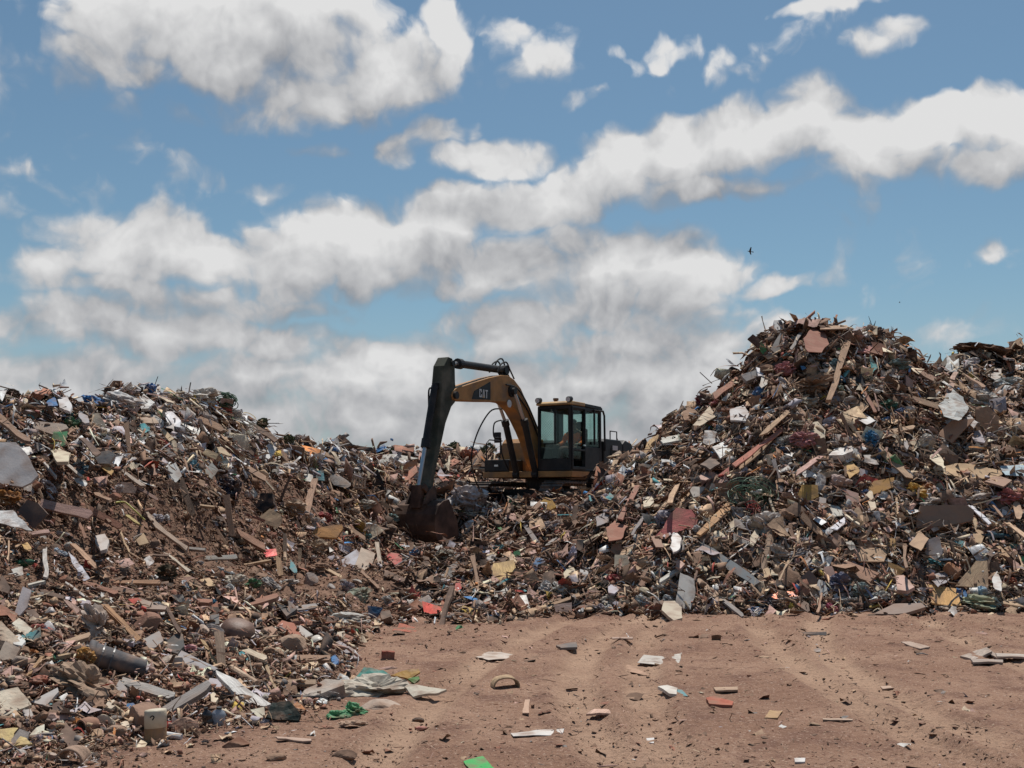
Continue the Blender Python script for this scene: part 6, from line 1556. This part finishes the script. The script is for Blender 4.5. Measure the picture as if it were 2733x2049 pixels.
# ------------------------------------------------------------------ wording: each label says which one
GROUP = {'plank': 'planks and laths in the heaps', 'stick': 'sticks in the heaps', 'board': 'broken boards in the heaps', 'cardboard': 'cardboard in the heaps', 'plastic sheet': 'plastic sheets in the heaps', 'stone': 'stones in the heaps',
         'plastic bag': 'plastic bags in the heaps', 'rag bundle': 'cloth wads in the heaps', 'tile': 'tile pieces in the heaps', 'plywood': 'plywood pieces in the heaps', 'sheet metal': 'sheet metal in the heaps', 'rubble': 'lumps of rubble', 'bottle': 'plastic bottles', 'rag': 'rags in the heaps'}
MARKS = {'the dented grey bucket': 'dented dark grey bucket', 'the cream paint can': 'cream topped paint can', 'the overturned brown basin': 'overturned brown basin', 'the dusty cream sack': 'large dusty cream sack', 'the bright blue bag': 'bright blue plastic bag',
 'the half buried grey board': 'large pale grey board', 'the black cushion': 'black cushion', 'the orange knotted panel': 'orange wood panel with dark knots', 'the red flap': 'bright red metal flap', 'the lilac sack': 'big lilac white sack', 'the torn red board': 'torn red board', 'the yellow plywood': 'splintered yellow plywood',
 'the tall brown pole': 'tall straight brown pole', 'the clean white panel': 'clean white square panel', 'the long red plank': 'long brick red plank', 'the carpet roll': 'rolled brown carpet', 'the pale cloth hood': 'big pale grey cloth hood', 'the arched cardboard': 'long arched sheet', 'the grey metal beam': 'long grey metal beam',
 'the white heart shaped ball': 'big white heart shaped ball', 'the amber bag': 'amber yellow bag', 'the wide brown cardboard': 'wide brown cardboard', 'the orange plywood square': 'clean orange tan plywood', 'the white cabinet lid': 'white cabinet lid', 'the tree stump': 'dark brown tree stump', 'the jutting dark slab': 'dark brown slab jutting',
 'the navy blue shard': 'navy blue plastic shard', 'the green plastic': 'shiny crumpled green', 'the off white crest sack': 'large off white sack', 'the slatted bed frame': 'slatted brown bed frame', 'the pale upright board': 'pale board standing on end', 'the cream cardboard triangle': 'cream cardboard triangle', 'the dark square panel': 'dark brown square panel', 'the big brown sack': 'big brown sack', 'the tan flank panel': 'tan panel on the flank', 'the leaf shaped shard': 'leaf shaped', 'the red tube': 'bent dull red plastic tube'}
LAND = []
for nm, key in MARKS.items():
    for t in THINGS:
        if t['desc'].startswith(key): LAND.append((nm, t['x'], t['y'], t)); break
LAND += [('the excavator bucket', 425, 525, None), ('the excavator cab', 568, 440, None)]
def size_word(t):
    q = max(t['w'], t['h'])
    return '' if t['kind'] in ('bucket',) else 'large ' if q > 30 else 'small ' if q < 11 else ''
def relation(t, m):
    dx, dy = t['x'] - m[1], t['y'] - m[2]; d = math.hypot(dx, dy)
    near = 'just ' if d < 26 else '' if d < 60 else 'well ' if d < 110 else 'far '
    if abs(dy) > 1.6 * abs(dx): return near + ('below ' if dy > 0 else 'above ') + m[0]
    own = 'excavator' in m[0]
    if own: side = ' towards the tall heap' if dx > 0 else ' towards the low heap'
    else: side = ' towards the excavator' if abs(t['x'] - 500) < abs(m[1] - 500) else ' away from the excavator'
    if abs(dx) > 1.6 * abs(dy): return (near + 'beside ' if near in ('', 'just ') else near + 'off from ') + m[0] + side
    return near + ('below ' if dy > 0 else 'above ') + m[0] + side
def lean(t):
    return 'steep ' if t['h'] > 1.5 * t['w'] else 'level ' if t['w'] > 2.6 * t['h'] else 'slanting ' if t['kind'] in ('plank', 'stick') else ''
def words(s): return len(s.split())
used = {}
NUM = ['one', 'two', 'three', 'four', 'five', 'six', 'seven', 'eight']
def nearest(t):
    if 'near' not in t: t['near'] = min([m for m in LAND if m[3] is not t], key=lambda m: math.hypot(t['x'] - m[1], t['y'] - m[2]))
    return t['near']
def options(t):
    near = sorted([m for m in LAND if m[3] is not t], key=lambda m: math.hypot(t['x'] - m[1], t['y'] - m[2]))
    d = t['desc']
    if words(d) >= 4: yield d
    full = size_word(t) + lean(t) + d
    mates = sorted([q for q in THINGS if q['desc'] == d and nearest(q) is nearest(t)], key=lambda q: q['y'])
    if len(mates) > 1 and len(mates) <= len(NUM):
        i, n = mates.index(t), len(mates)
        rank = ('upper', 'lower')[i] if n == 2 else 'topmost' if i == 0 else 'lowest' if i == n - 1 else 'middle' if n == 3 else ('second', 'third', 'fourth', 'fifth', 'sixth')[i - 1] + ' from the top'
        yield full + ', ' + relation(t, near[0]).replace(' towards the excavator', '').replace(' away from the excavator', '') + ', ' + rank + ' of ' + NUM[n - 1] + ' there'
    for m in near[:3]:
        r = relation(t, m)
        yield full + ', ' + r
        yield d + ', ' + r
    for m in near[:2]:
        for m2 in near[2:5]:
            yield (size_word(t) + lean(t) + d + ' between ' + m[0] + ' and ' + m2[0])
for t in THINGS:
    lab = None
    for s in options(t):
        if 4 <= words(s) <= 16 and s not in used: lab = s; break
    if lab is None:
        base = [s for s in options(t) if 4 <= words(s) <= 14]
        s0 = base[0] if base else t['desc'] + ' among the loose rubbish'
        k = 2
        while ('%s, item %d' % (s0, k)) in used: k += 1
        lab = '%s, item %d' % (s0, k); print('LABEL clash', lab)
    used[lab] = t
    t['o']['label'] = lab[0].lower() + lab[1:]
    if t['cat'] in GROUP: t['o']['group'] = GROUP[t['cat']]
